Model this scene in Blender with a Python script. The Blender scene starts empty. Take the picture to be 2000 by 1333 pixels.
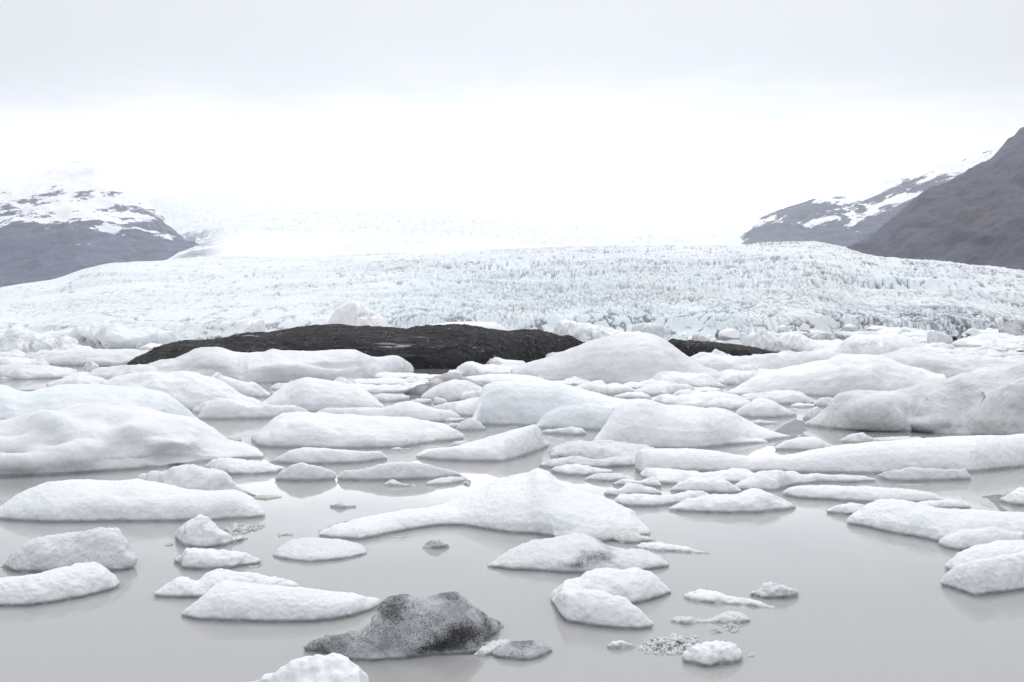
import bpy, bmesh, math, random
import numpy as np
from mathutils import Vector, Matrix

# ------------------------------------------------------------------ basics
R = math.radians
scene = bpy.context.scene
COL = scene.collection
F_PX, CX, HOR, CAM_H = 1944.0, 1000.0, 642.0, 3.0      # 35 mm lens, eye 3 m above the lagoon
rng = np.random.default_rng(7)
random.seed(7)

def tag(o, label, cat, group=None, kind=None):
    if label: o['label'] = label
    if cat: o['category'] = cat
    if group: o['group'] = group
    if kind: o['kind'] = kind
    return o

def link(name, me, mat, parent=None):
    o = bpy.data.objects.new(name, me)
    COL.objects.link(o)
    if mat and not me.materials: me.materials.append(mat)
    if parent: o.parent = parent
    return o

def mesh_from(name, verts, faces, smooth=True):
    me = bpy.data.meshes.new(name)
    me.from_pydata([tuple(v) for v in verts], [], [tuple(f) for f in faces])
    if smooth:
        me.polygons.foreach_set('use_smooth', [True]*len(me.polygons))
    me.update()
    return me

def grid_mesh(name, P):
    """P: (rows, cols, 3) array -> quad sheet built fast"""
    r, c, _ = P.shape
    me = bpy.data.meshes.new(name)
    me.vertices.add(r*c)
    me.vertices.foreach_set('co', P.reshape(-1).astype(np.float32))
    i = np.arange(r*c).reshape(r, c)
    q = np.stack([i[:-1, :-1], i[:-1, 1:], i[1:, 1:], i[1:, :-1]], -1).reshape(-1, 4)
    n = len(q)
    me.loops.add(n*4); me.polygons.add(n)
    me.loops.foreach_set('vertex_index', q.reshape(-1).astype(np.int32))
    me.polygons.foreach_set('loop_start', (np.arange(n)*4).astype(np.int32))
    me.polygons.foreach_set('loop_total', np.full(n, 4, np.int32))
    me.polygons.foreach_set('use_smooth', np.ones(n, bool))
    me.update(calc_edges=True)
    me.validate()
    return me

# ------------------------------------------------------------------ numpy noise
def _h(ix, iy, iz, s):
    h = (ix.astype(np.uint32)*np.uint32(374761393) + iy.astype(np.uint32)*np.uint32(668265263)
         + iz.astype(np.uint32)*np.uint32(2147483647 & 1274126177) + np.uint32((s*974634599) & 0xffffffff))
    h = (h ^ (h >> np.uint32(13)))*np.uint32(1274126177)
    h = h ^ (h >> np.uint32(16))
    return (h & np.uint32(0xffffff)).astype(np.float32)/np.float32(0xffffff)

def vnoise(P, s=0):
    """value noise in -1..1 ; P (n,3)"""
    P = np.asarray(P, np.float64)
    I = np.floor(P).astype(np.int64)
    f = (P-I).astype(np.float32)
    f = f*f*f*(f*(f*6-15)+10)
    out = np.zeros(len(P), np.float32)
    for dx in (0, 1):
        wx = f[:, 0] if dx else 1-f[:, 0]
        for dy in (0, 1):
            wy = f[:, 1] if dy else 1-f[:, 1]
            for dz in (0, 1):
                wz = f[:, 2] if dz else 1-f[:, 2]
                out += wx*wy*wz*_h(I[:, 0]+dx, I[:, 1]+dy, I[:, 2]+dz, s)
    return out*2-1

def fbm(P, octv=4, s=0, gain=.5, lac=2.03):
    a, t, out = 1., 0., np.zeros(len(P), np.float32)
    P = np.asarray(P, np.float64).copy()
    for k in range(octv):
        out += a*vnoise(P, s+k*17); t += a
        a *= gain; P = P*lac+3.7
    return out/t

def worley(X, Y, s=0):
    """2-D cells: F1, F2, id-hash of the nearest cell"""
    ix, iy = np.floor(X).astype(np.int64), np.floor(Y).astype(np.int64)
    F1 = np.full(X.shape, 9., np.float32); F2 = F1.copy(); idh = np.zeros(X.shape, np.float32)
    z = np.zeros_like(ix)
    for dx in (-1, 0, 1):
        for dy in (-1, 0, 1):
            cx, cy = ix+dx, iy+dy
            px = cx+_h(cx, cy, z, s); py = cy+_h(cx, cy, z+1, s)
            d = np.sqrt((X-px)**2+(Y-py)**2).astype(np.float32)
            hh = _h(cx, cy, z+2, s)
            near = d < F1
            F2 = np.where(near, F1, np.minimum(F2, d))
            idh = np.where(near, hh, idh)
            F1 = np.where(near, d, F1)
    return F1, F2, idh

def sstep(a, b, x):
    t = np.clip((x-a)/(b-a), 0, 1)
    return t*t*(3-2*t)

# ------------------------------------------------------------------ materials
def mat_new(name):
    m = bpy.data.materials.new(name); m.use_nodes = True
    nt = m.node_tree
    b = nt.nodes['Principled BSDF']
    return m, nt, b

class N:
    """tiny node helper"""
    def __init__(s, nt): s.nt = nt
    def __call__(s, t, **kw):
        n = s.nt.nodes.new(t)
        for k, v in kw.items(): setattr(n, k, v)
        return n
    def l(s, a, b): s.nt.links.new(a, b)
    def noise(s, vec, scale, detail=4, rough=.55, dim='3D'):
        n = s('ShaderNodeTexNoise'); n.inputs['Scale'].default_value = scale
        n.inputs['Detail'].default_value = detail; n.inputs['Roughness'].default_value = rough
        s.l(vec, n.inputs['Vector']); return n.outputs['Fac']
    def ramp(s, fac, a, b, ca=(0, 0, 0, 1), cb=(1, 1, 1, 1)):
        n = s('ShaderNodeValToRGB'); e = n.color_ramp.elements
        e[0].position, e[1].position = a, b; e[0].color, e[1].color = ca, cb
        s.l(fac, n.inputs['Fac']); return n.outputs['Color']
    def mix(s, fac, a, b, mode='MIX'):
        n = s('ShaderNodeMix', data_type='RGBA', blend_type=mode)
        for sock, v in ((n.inputs[0], fac), (n.inputs[6], a), (n.inputs[7], b)):
            if isinstance(v, (int, float)): sock.default_value = v
            elif isinstance(v, tuple): sock.default_value = v if len(v) == 4 else (*v, 1)
            else: s.l(v, sock)
        return n.outputs[2]
    def math(s, op, a, b=0., c=None):
        n = s('ShaderNodeMath', operation=op)
        for sock, v in zip(n.inputs, (a, b, c)):
            if v is None: continue
            if isinstance(v, (int, float)): sock.default_value = v
            else: s.l(v, sock)
        return n.outputs[0]
    def pos(s): return s('ShaderNodeNewGeometry').outputs['Position']
    def scale(s, vec, sx, sy, sz, rot=(0, 0, 0)):
        if any(rot):
            q = s('ShaderNodeMapping'); q.inputs['Rotation'].default_value = rot
            s.l(vec, q.inputs['Vector']); vec = q.outputs[0]
        m = s('ShaderNodeMapping'); m.inputs['Scale'].default_value = (sx, sy, sz)
        s.l(vec, m.inputs['Vector']); return m.outputs[0]
    def sep(s, vec):
        n = s('ShaderNodeSeparateXYZ'); s.l(vec, n.inputs[0]); return n.outputs
    def bump(s, hgt, strength, dist, normal=None):
        n = s('ShaderNodeBump'); n.inputs['Strength'].default_value = strength
        n.inputs['Distance'].default_value = dist; s.l(hgt, n.inputs['Height'])
        if normal is not None: s.l(normal, n.inputs['Normal'])
        return n.outputs[0]

def ice_material(name, white=(.80, .81, .83), blue=(.735, .763, .797), dirt=(.42, .40, .39), dirt_lo=.62, dirt_hi=.8,
                 dirt_amt=.25, dirt_scale=1.2, grain=70., grain_dark=.14, grit=0., grit_lo=.45, grit_hi=.6, rough=.55,
                 bump=.45, bump_d=.015, rim=.045, stretch=(1, 1, 1), rim_col=(.50, .55, .56), spots=()):
    m, nt, b = mat_new(name); n = N(nt); p = n.pos()
    big = n.noise(p, .55, 3)
    col = n.mix(n.ramp(big, .38, .7), white, blue)
    # melt-crystal grain: paler and greyer crystals side by side
    v = n('ShaderNodeTexVoronoi'); v.inputs['Scale'].default_value = grain; n.l(p, v.inputs['Vector'])
    gcol = n.sep(v.outputs['Color'])[0]
    g2 = n.noise(p, grain*.35, 3, .7)
    gm = n.math('MULTIPLY', n.math('ADD', n.math('MULTIPLY', gcol, .5), n.math('MULTIPLY', g2, .5)), grain_dark*2)
    col = n.mix(gm, col, (.45, .47, .50))
    # blown ash and silt, in streaks and patches of its own
    d1 = n.noise(n.scale(p, *stretch), dirt_scale, 6, .62)
    dm = n.math('MULTIPLY', n.ramp(d1, dirt_lo, dirt_hi), dirt_amt)
    col = n.mix(dm, col, dirt)
    if grit > 0:                                      # black grit: grains gathered in patches
        gp = n.ramp(n.noise(p, 2.1, 4, .6), grit_lo, grit_hi)
        for (sx, sy, sz, rx, ry, rz, wgt) in spots:        # ash lying thick in these places
            m_ = n('ShaderNodeMapping', vector_type='TEXTURE'); m_.inputs['Location'].default_value = (sx, sy, sz)
            m_.inputs['Scale'].default_value = (rx, ry, rz); n.l(p, m_.inputs['Vector'])
            ln = n('ShaderNodeVectorMath', operation='LENGTH'); n.l(m_.outputs[0], ln.inputs[0])
            sv = n.math('ADD', ln.outputs['Value'], n.math('MULTIPLY', n.math('SUBTRACT', n.noise(p, 7, 5, .65), .5), 1.3))
            sm_ = n.math('SUBTRACT', 1., n.ramp(sv, .35, 1.))
            gp = n.math('MAXIMUM', gp, n.math('MULTIPLY', sm_, wgt))
            col = n.mix(n.math('MULTIPLY', sm_, .72*min(wgt, 1)), col, (.05, .05, .055))
        v2 = n('ShaderNodeTexVoronoi'); v2.inputs['Scale'].default_value = grain*1.5; n.l(n.scale(p, 1.1, .9, 1.3), v2.inputs['Vector'])
        spk = n.sep(v2.outputs['Color'])[1]
        thr = n.math('SUBTRACT', 1.03, n.math('MULTIPLY', gp, grit))
        on = n.math('GREATER_THAN', spk, thr)
        col = n.mix(n.math('MULTIPLY', on, .93), col, (.035, .035, .04))
    # wet glassy ice right at the waterline
    z = n.sep(p)[2]
    edge = n.math('ADD', z, n.math('MULTIPLY', n.noise(p, 14, 3), rim*.9))
    wet = n.math('SUBTRACT', 1., n.ramp(n.math('DIVIDE', edge, rim*2.4), .3, .75))
    col = n.mix(n.math('MULTIPLY', wet, .8), col, rim_col)
    n.l(col, b.inputs['Base Color'])
    n.l(n.math('SUBTRACT', rough, n.math('MULTIPLY', wet, rough*.6)), b.inputs['Roughness'])
    b.inputs['IOR'].default_value = 1.31
    hsum = n.math('ADD', n.noise(p, grain*.6, 4, .7), n.math('MULTIPLY', gcol, .6))
    # shallow melt runnels and cups
    mw = n('ShaderNodeTexVoronoi', feature='SMOOTH_F1'); mw.inputs['Scale'].default_value = grain*.14
    wv = n('ShaderNodeVectorMath', operation='ADD'); n.l(n.scale(p, 1, 1, .6), wv.inputs[0])
    nz = n('ShaderNodeTexNoise'); nz.inputs['Scale'].default_value = 2.; n.l(p, nz.inputs['Vector'])
    n.l(nz.outputs['Color'], wv.inputs[1]); n.l(wv.outputs[0], mw.inputs['Vector'])
    nrm = n.bump(n.noise(p, 5., 4, .6), .3, .05)
    nrm = n.bump(mw.outputs['Distance'], .22, 2.6/grain, nrm)
    n.l(n.bump(hsum, bump, bump_d, nrm), b.inputs['Normal'])
    return m

M = {}
M['white'] = ice_material('melting_white_ice', grain=75, dirt_amt=.12)
M['mid'] = ice_material('white_ice_with_melt_grain', grain=38, dirt_amt=.14, bump_d=.02, rim=.06, grain_dark=.10)
M['blue'] = ice_material('pale_blue_ice', white=(.775, .805, .835), blue=(.71, .77, .812), grain=38, dirt_amt=.1, bump_d=.02, rim=.06, grain_dark=.09)
M['silt'] = ice_material('silty_grey_white_ice', white=(.76, .77, .795), dirt=(.38, .36, .37), dirt_lo=.45, dirt_hi=.75, dirt_amt=.42,
                         dirt_scale=.7, grain=30, bump_d=.02, rim=.06, stretch=(.5, .5, 2.5))
M['grainy'] = ice_material('coarse_grained_grey_ice', white=(.76, .77, .80), grain=60, grain_dark=.24, dirt=(.33, .33, .34), dirt_lo=.5,
                           dirt_hi=.75, dirt_amt=.35, dirt_scale=2., grit=.04, bump=.8)
M['slush'] = ice_material('clear_slush_crystals', white=(.80, .80, .805), blue=(.74, .75, .76), grain=70, grain_dark=.25, dirt=(.36, .34, .31),
                          dirt_lo=.5, dirt_hi=.75, dirt_amt=.25, dirt_scale=6, rough=.3, bump=.9, rim=.004)
M['sliver'] = ice_material('silty_drowned_ice', white=(.50, .48, .45), blue=(.46, .45, .43), grain=60, dirt=(.33, .31, .28), dirt_lo=.35,
                           dirt_hi=.7, dirt_amt=.6, dirt_scale=5, rough=.35, rim=.005)
M['gritty'] = ice_material('grit_covered_grey_ice', white=(.74, .74, .77), blue=(.60, .61, .64), grain=95, grain_dark=.45, dirt=(.20, .20, .215),
                           dirt_lo=.5, dirt_hi=.72, dirt_amt=.6, dirt_scale=2.2, grit=.42, grit_lo=.42, grit_hi=.75, bump=1., bump_d=.022, rim=.035,
                           spots=((-.50, 9.35, .12, .36, 1., .15, 1.8), (-.72, 9.3, .05, .36, 1., .08, 1.5), (-1.10, 9.5, .42, .20, 1., .16, 1.3), (-.55, 9.7, .52, .34, 1., .09, 1.1), (.1, 9.3, .12, .2, .5, .05, 1.)))
M['spotted'] = ice_material('white_ice_with_grit_patch', white=(.78, .79, .815), grain=75, grain_dark=.18, dirt_amt=.12, grit=.10,
                            grit_lo=.9, grit_hi=.95, bump=.8, spots=((1.02, 13., .16, .36, 1.6, .11, 1.9), (.80, 13., .10, .3, 1.6, .05, 1.)))
M['far_gritty'] = ice_material('far_grit_covered_ice', white=(.62, .62, .64), blue=(.5, .5, .52), grain=16, grain_dark=.3, dirt=(.09, .09, .1),
                               dirt_lo=.38, dirt_hi=.6, dirt_amt=.9, dirt_scale=.35, bump=1., bump_d=.05, rim=.05)
M['dirty'] = ice_material('muddy_streaked_ice', white=(.83, .84, .855), blue=(.70, .72, .75), dirt=(.34, .325, .315), dirt_lo=.40, dirt_hi=.72,
                          dirt_amt=.33, dirt_scale=.55, grain=25, grain_dark=.15, bump=.8, bump_d=.04, rim=.05, stretch=(1.3, 1., .55))
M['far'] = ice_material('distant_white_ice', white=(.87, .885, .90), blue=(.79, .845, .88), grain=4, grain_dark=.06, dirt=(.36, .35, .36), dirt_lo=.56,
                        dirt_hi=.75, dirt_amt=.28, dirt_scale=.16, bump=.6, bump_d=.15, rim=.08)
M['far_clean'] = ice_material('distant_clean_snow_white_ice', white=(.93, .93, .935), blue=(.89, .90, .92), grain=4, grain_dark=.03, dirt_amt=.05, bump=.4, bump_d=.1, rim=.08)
M['far_dirty'] = ice_material('distant_dirty_ice', white=(.74, .74, .75), blue=(.66, .68, .7), grain=4, grain_dark=.2, dirt=(.12, .12, .13), dirt_lo=.42,
                              dirt_hi=.62, dirt_amt=.8, dirt_scale=.22, bump=.8, bump_d=.2, rim=.08, stretch=(.6, 1, 2))

def ash_material():
    m, nt, b = mat_new('black_volcanic_ash'); n = N(nt); p = n.pos()
    base = n.mix(n.ramp(n.noise(p, .5, 6, .65), .3, .7), (.010, .010, .012), (.034, .033, .037))
    # thin pale dust and bared ice, lying in near-level streaks
    st = n.ramp(n.noise(n.scale(p, .16, .5, 3.2), 1., 7, .68), .56, .72)
    base = n.mix(n.math('MULTIPLY', st, .45), base, (.16, .16, .175))
    st2 = n.ramp(n.noise(n.scale(p, .10, .3, 2.4), 1.7, 4, .5), .69, .73)
    base = n.mix(n.math('MULTIPLY', st2, .8), base, (.55, .56, .58))
    v = n('ShaderNodeTexVoronoi'); v.inputs['Scale'].default_value = 5.; n.l(p, v.inputs['Vector'])
    sp = n.math('GREATER_THAN', n.sep(v.outputs['Color'])[0], .965)
    sp = n.math('MULTIPLY', sp, n.ramp(n.noise(p, .45, 3), .42, .62))
    base = n.mix(n.math('MULTIPLY', sp, .35), base, (.4, .41, .43))
    n.l(base, b.inputs['Base Color']); b.inputs['Roughness'].default_value = .9
    h = n.math('ADD', n.noise(p, 3., 8, .7), n.math('MULTIPLY', n.noise(n.scale(p, .3, .6, 3), 1.2, 5), 1.5))
    n.l(n.bump(h, 1., .35), b.inputs['Normal'])
    return m
M['ash'] = ash_material()

def rock_small():
    m, nt, b = mat_new('brown_boulder_rock'); n = N(nt); p = n.pos()
    n.l(n.mix(n.noise(p, 4, 5), (.07, .065, .06), (.17, .155, .14)), b.inputs['Base Color'])
    b.inputs['Roughness'].default_value = .85
    return m
M['boulder'] = rock_small()

def water_material():
    m, nt, b = mat_new('milky_glacial_water'); n = N(nt); p = n.pos()
    col = n.mix(n.noise(n.scale(p, .05, .14, 1), 1, 3), (.315, .315, .317), (.345, .345, .341))
    n.l(col, b.inputs['Base Color'])
    b.inputs['Roughness'].default_value = 0.; b.inputs['IOR'].default_value = 1.6
    n.l(n.bump(n.noise(n.scale(p, .5, 1.6, 1), 1.1, 3, .5), .03, .01), b.inputs['Normal'])
    return m
M['water'] = water_material()

def glacier_material(name, far=False):
    m, nt, b = mat_new(name); n = N(nt); p = n.pos()
    at = n('ShaderNodeAttribute', attribute_name='ash').outputs['Fac']      # ash lying along the crevasses
    bl = n('ShaderNodeAttribute', attribute_name='blue').outputs['Fac']
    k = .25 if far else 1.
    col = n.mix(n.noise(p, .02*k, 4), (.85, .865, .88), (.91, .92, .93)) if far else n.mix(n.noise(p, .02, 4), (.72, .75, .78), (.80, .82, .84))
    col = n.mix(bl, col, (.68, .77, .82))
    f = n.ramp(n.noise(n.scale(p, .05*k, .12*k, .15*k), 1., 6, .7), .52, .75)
    col = n.mix(n.math('MULTIPLY', f, .22), col, (.40, .40, .43))
    col = n.mix(at, col, (.11, .13, .165))
    n.l(col, b.inputs['Base Color']); b.inputs['Roughness'].default_value = .75
    n.l(n.bump(n.noise(p, .35*k, 6, .7), .7, 1.2/k), b.inputs['Normal'])
    return m
M['glacier'] = glacier_material('crevassed_glacier_ice')
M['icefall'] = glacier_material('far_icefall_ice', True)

def mountain_material(name, rock_a, rock_b, snow_z0, snow_z1, snow_noise, streak, rot, red=0., thin=None):
    m, nt, b = mat_new(name); n = N(nt); p = n.pos()
    z = n.sep(p)[2]
    r1 = n.noise(n.scale(p, .006, .006, .045), 1., 10, .72)
    rock = n.mix(n.ramp(r1, .36, .64), rock_a, rock_b)
    r2 = n.ramp(n.noise(p, .02, 8, .75), .42, .75)
    rock = n.mix(n.math('MULTIPLY', r2, .75), rock, tuple(c*1.55 for c in rock_b))
    if red:
        rr = n.ramp(n.noise(p, .0045, 5, .6), .55, .72)
        rock = n.mix(n.math('MULTIPLY', rr, red), rock, (.145, .095, .075))
    col = rock
    if snow_z1 is not None:
        sv = n.noise(n.scale(p, *streak, rot=rot), 1., 6, .62)
        sv2 = n.noise(n.scale(p, streak[0]*4.5, streak[1]*4.5, streak[2]*2.6, rot=rot), 1., 6, .7)
        sv = n.math('ADD', n.math('MULTIPLY', sv, .62), n.math('MULTIPLY', sv2, .38))
        lv = n('ShaderNodeAttribute', attribute_name='lev').outputs['Fac']
        lv = n.math('ADD', lv, n.math('MULTIPLY', n.math('SUBTRACT', sv, .5), snow_noise))
        sm = n.ramp(lv, .46, .54)
        col = n.mix(sm, rock, (.92, .925, .935))
        if thin:                                  # summit whitened with height: its fade into cloud, put into the colour
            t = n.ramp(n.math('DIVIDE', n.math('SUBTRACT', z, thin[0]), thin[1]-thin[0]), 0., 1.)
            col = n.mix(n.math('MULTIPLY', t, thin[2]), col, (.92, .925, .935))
    n.l(col, b.inputs['Base Color']); b.inputs['Roughness'].default_value = .9
    n.l(n.bump(n.noise(p, .03, 8, .7), .6, 8.), b.inputs['Normal'])
    return m

# ------------------------------------------------------------------ floes
def poly(s):
    a = np.array([[float(q) for q in t.split(',')] for t in s.split()])
    return a

def interp_s(pts, x, sm):
    y = np.interp(x, pts[:, 0], pts[:, 1])
    if sm > 0:
        k = np.exp(-np.linspace(-2, 2, 2*sm+1)**2); k /= k.sum()
        yy = np.pad(y, sm, mode='reflect', reflect_type='odd')
        y = np.convolve(yy, k, 'valid')
    return y

def lobe_geometry(top, bot, s=.75, k=.4, nu=72, back=.9, sm=2, sq=1.0):
    """One lobe of a floe: a waterline on the lagoon, a ridge and a rounded back; closed mesh."""
    T, B = poly(top), poly(bot)
    x0 = max(T[0, 0], B[0, 0]); x1 = min(T[-1, 0], B[-1, 0])
    u = .5-.5*np.cos(np.linspace(0, np.pi, nu)); u = .35*u+.65*np.linspace(0, 1, nu)
    px = x0+(x1-x0)*u
    yb = interp_s(B, px, sm); yt = np.minimum(interp_s(T, px, sm), yb-.6)
    df = CAM_H*F_PX/(yb-HOR)
    W = (x1-x0)/F_PX*df.mean()
    H = (yb-yt)*df/F_PX
    A = np.zeros(nu)
    for i in range(nu):
        lo, hi = 0., k*W*(4*u[i]*(1-u[i]))**.5+.02*W
        t = CAM_H/df[i]
        g = lambda a: math.hypot(s*H[i], a*t) - (CAM_H-(yt[i]-HOR)*(df[i]+a)/F_PX)
        if g(hi) < 0: A[i] = hi
        else:
            for _ in range(40):
                m_ = .5*(lo+hi)
                if g(m_) > 0: hi = m_
                else: lo = m_
            A[i] = lo
    kk = np.exp(-np.linspace(-2, 2, 9)**2); kk /= kk.sum()
    A = np.convolve(np.pad(A, 4, mode='edge'), kk, 'valid')
    A = np.maximum(A, .01*W)
    line = CAM_H-(yt-HOR)*(df+A)/F_PX
    Z = np.sqrt(np.maximum(line**2-(A*CAM_H/df)**2, (.35*np.maximum(line, .01))**2))
    Z = np.maximum(Z, .012)
    ang = np.linspace(0, np.pi, 15)
    deep = -max(.12, .25*Z.max())
    rings = []
    az = (px-CX)/F_PX
    for i in range(nu):
        d = np.where(ang <= np.pi/2, df[i]+A[i]*(1-np.cos(ang)), df[i]+A[i]-back*A[i]*np.cos(ang))
        z = Z[i]*np.abs(np.sin(ang))**(.9*sq)
        d = np.concatenate([[d[0]+.1*A[i]], d, [d[-1]-.1*A[i]]]); z = np.concatenate([[deep], z, [deep]])
        rings.append(np.stack([az[i]*d, d, z], 1))
    P = np.array(rings); nv = P.shape[1]
    verts = P.reshape(-1, 3); faces = []
    for i in range(nu-1):
        for j in range(nv):
            j2 = (j+1) % nv
            faces.append((i*nv+j, i*nv+j2, (i+1)*nv+j2, (i+1)*nv+j))
    faces.append(tuple(range(nv-1, -1, -1))); faces.append(tuple((nu-1)*nv+j for j in range(nv)))
    return verts, faces, df.mean(), W, Z.max()

def remesh(verts, faces, voxel, smooth_it=3):
    me = mesh_from('tmp', verts, faces, False)
    bm = bmesh.new(); bm.from_mesh(me); bmesh.ops.recalc_face_normals(bm, faces=bm.faces[:]); bm.to_mesh(me); bm.free()
    o = bpy.data.objects.new('tmp', me); COL.objects.link(o)
    md = o.modifiers.new('r', 'REMESH'); md.mode = 'VOXEL'; md.voxel_size = voxel; md.adaptivity = 0
    if smooth_it:
        ms = o.modifiers.new('s', 'SMOOTH'); ms.factor = .5; ms.iterations = smooth_it
    dg = bpy.context.evaluated_depsgraph_get(); dg.update()
    out = bpy.data.meshes.new_from_object(o.evaluated_get(dg))
    bpy.data.objects.remove(o); bpy.data.meshes.remove(me)
    return out

def main_piece(me):
    """keep only the largest connected piece of a remeshed floe"""
    n = len(me.vertices); ne = len(me.edges)
    e = np.empty(ne*2, np.int32); me.edges.foreach_get('vertices', e); e = e.reshape(-1, 2)
    lab = np.arange(n)
    for _ in range(200):
        old = lab.copy()
        m_ = np.minimum(lab[e[:, 0]], lab[e[:, 1]])
        np.minimum.at(lab, e[:, 0], m_); np.minimum.at(lab, e[:, 1], m_)
        for _k in range(4): lab = lab[lab]
        if (lab == old).all(): break
    ids, cnt = np.unique(lab, return_counts=True)
    if len(ids) == 1: return me
    keep = lab == ids[cnt.argmax()]
    if keep.mean() < .9: print('PIECES', cnt)
    bm = bmesh.new(); bm.from_mesh(me); bm.verts.ensure_lookup_table()
    bmesh.ops.delete(bm, geom=[v for v, k in zip(bm.verts[:], keep) if not k], context='VERTS')
    bm.to_mesh(me); bm.free(); me.update()
    return me

def shape_bumps(me, bumps):
    """melt hollows and swellings seen on this floe, pressed into its near face"""
    if not len(bumps): return
    n = len(me.vertices)
    co = np.empty(n*3, np.float32); me.vertices.foreach_get('co', co); co = co.reshape(-1, 3)
    no = np.empty(n*3, np.float32); me.vertex_normals.foreach_get('vector', no); no = no.reshape(-1, 3)
    d = np.maximum(co[:, 1], 1)
    u = CX+F_PX*co[:, 0]/d; v = HOR+F_PX*(CAM_H-co[:, 2])/d
    ok = np.clip((no*np.stack([-co[:, 0], -co[:, 1], CAM_H-co[:, 2]], 1)/d[:, None]).sum(1)*6, 0, 1)*np.clip(co[:, 2]/.06, 0, 1)
    for (bx, by, rx, ry, a) in bumps:
        co = co+no*(a*ok*np.exp(-((u-bx)/rx)**2-((v-by)/ry)**2))[:, None]
    me.vertices.foreach_set('co', co.astype(np.float32).reshape(-1)); me.update()

SEED = [0]
def roughen(me, dist, zmax, W, amp=1., lump=1., terrace=0.):
    """melt hollows, lumps and crystal roughness in the real surface"""
    SEED[0] += 1; sd = SEED[0]*31
    n = len(me.vertices)
    co = np.empty(n*3, np.float32); me.vertices.foreach_get('co', co); co = co.reshape(-1, 3)
    no = np.empty(n*3, np.float32); me.vertex_normals.foreach_get('vector', no); no = no.reshape(-1, 3)
    px = dist/995.
    L = max(.45*zmax+.08*W, 4*px)
    up = np.clip(co[:, 2:3]/max(.25*zmax, .02), 0, 1)
    d = lump*.16*zmax*fbm(co/L, 3, sd)[:, None]*(.35+.65*up)
    rid = 1-np.abs(fbm(co/(L*.9)*np.array([1, 1, .6]), 2, sd+5))
    d = d+lump*.10*zmax*(rid[:, None]-.7)*up
    s2 = max(2.2*px, .05)
    d = d+amp*.22*s2*fbm(co/(s2*2.5), 3, sd+9, .6)[:, None]
    d = d+amp*.10*s2*vnoise(co/(s2*.7), sd+11)[:, None]
    co = co+no*d
    # wavy waterline
    co[:, :2] += (amp*.35*s2*fbm(co/(s2*4), 2, sd+13))[:, None]*no[:, :2]
    # melt notch where the water laps
    nt_ = np.exp(-((co[:, 2]-.2*px)/(max(.02, 1.6*px)))**2)*min(.035, .2*zmax)
    co[:, :2] -= (nt_[:, None])*no[:, :2]
    me.vertices.foreach_set('co', co.astype(np.float32).reshape(-1))
    me.polygons.foreach_set('use_smooth', np.ones(len(me.polygons), bool))
    me.update()

def floe(label, top, bot, mat='white', name='ice_floe', cat='ice floe', group='ice floes drifting on the lagoon', lobes=(), s=.75, k=.4,
         amp=1., lump=1., back=.9, sm=2, sq=1., sit=3, vox=1., bumps=()):
    V, Fc, dist, W, Z = lobe_geometry(top, bot, s, k, back=back, sm=sm, sq=sq)
    V = list(map(tuple, V))
    for lb in lobes:
        kw = dict(s=s, k=k)
        if len(lb) > 2: kw.update(lb[2])
        v, f, _, _, z = lobe_geometry(lb[0], lb[1], **kw)
        off = len(V); V += list(map(tuple, v)); Fc = Fc+[tuple(i+off for i in q) for q in f]
        Z = max(Z, z)
    voxel = vox*max(dist/995*1.25, W/330)
    voxel = min(voxel, max(Z/3.5, W/420))
    me = remesh(V, Fc, voxel, sit)
    me = main_piece(me)
    shape_bumps(me, bumps)
    roughen(me, dist, Z, W, amp, lump)
    # origin at the waterline under the floe
    c = np.mean(np.array(V), 0); c[2] = 0
    me.transform(Matrix.Translation((-c[0], -c[1], 0)))
    me.name = name
    o = link(name, me, M[mat]); o.location = (c[0], c[1], 0)
    return tag(o, label, cat, group)

def slush(label, outline, count=160, size=.03, hgt=.05, mat='slush', name='slush_patch', cat='slush', group='slush patches on the lagoon', seed=1):
    """a raft of loose melt crystals: small angular grains heaped on a thin wet raft"""
    P = poly(outline)
    cx, cy = P.mean(0)
    rg = np.random.default_rng(seed)
    bm = bmesh.new()
    pts = []
    from_poly = [(float(a), float(b)) for a, b in P]
    def inside(x, y):
        c = False
        for i in range(len(from_poly)):
            (x1, y1), (x2, y2) = from_poly[i-1], from_poly[i]
            if (y1 > y) != (y2 > y) and x < (x2-x1)*(y-y1)/(y2-y1)+x1: c = not c
        return c
    lo, hi = P.min(0), P.max(0)
    tries = 0
    while len(pts) < count and tries < count*40:
        tries += 1
        x, y = rg.uniform(lo[0], hi[0]), rg.uniform(lo[1], hi[1])
        if inside(x, y):
            d = CAM_H*F_PX/(y-HOR); pts.append(((x-CX)/F_PX*d, d))
    pts = np.array(pts); c = pts.mean(0); ext = np.abs(pts-c).max(0)+1e-3
    for q in pts:
        r = np.hypot(*((q-c)/ext)); sz = size*float(np.clip(rg.lognormal(-.1, .55), .3, 2.4))
        z = max(0, (1-r))*hgt*rg.uniform(.2, 1.1)
        mtx = Matrix.Translation((q[0]-c[0], q[1]-c[1], z)) @ Matrix.Rotation(rg.uniform(0, 6), 4, Vector(rg.normal(size=3)).normalized()) \
            @ Matrix.Diagonal((sz, sz*rg.uniform(.6, 1.1), sz*rg.uniform(.5, .9), 1))
        bmesh.ops.create_icosphere(bm, subdivisions=1, radius=1, matrix=mtx)
    me = bpy.data.meshes.new(name); bm.to_mesh(me); bm.free()
    o = link(name, me, M[mat]); o.location = (c[0], c[1], 0)
    return tag(o, label, cat, group, 'stuff')

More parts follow.
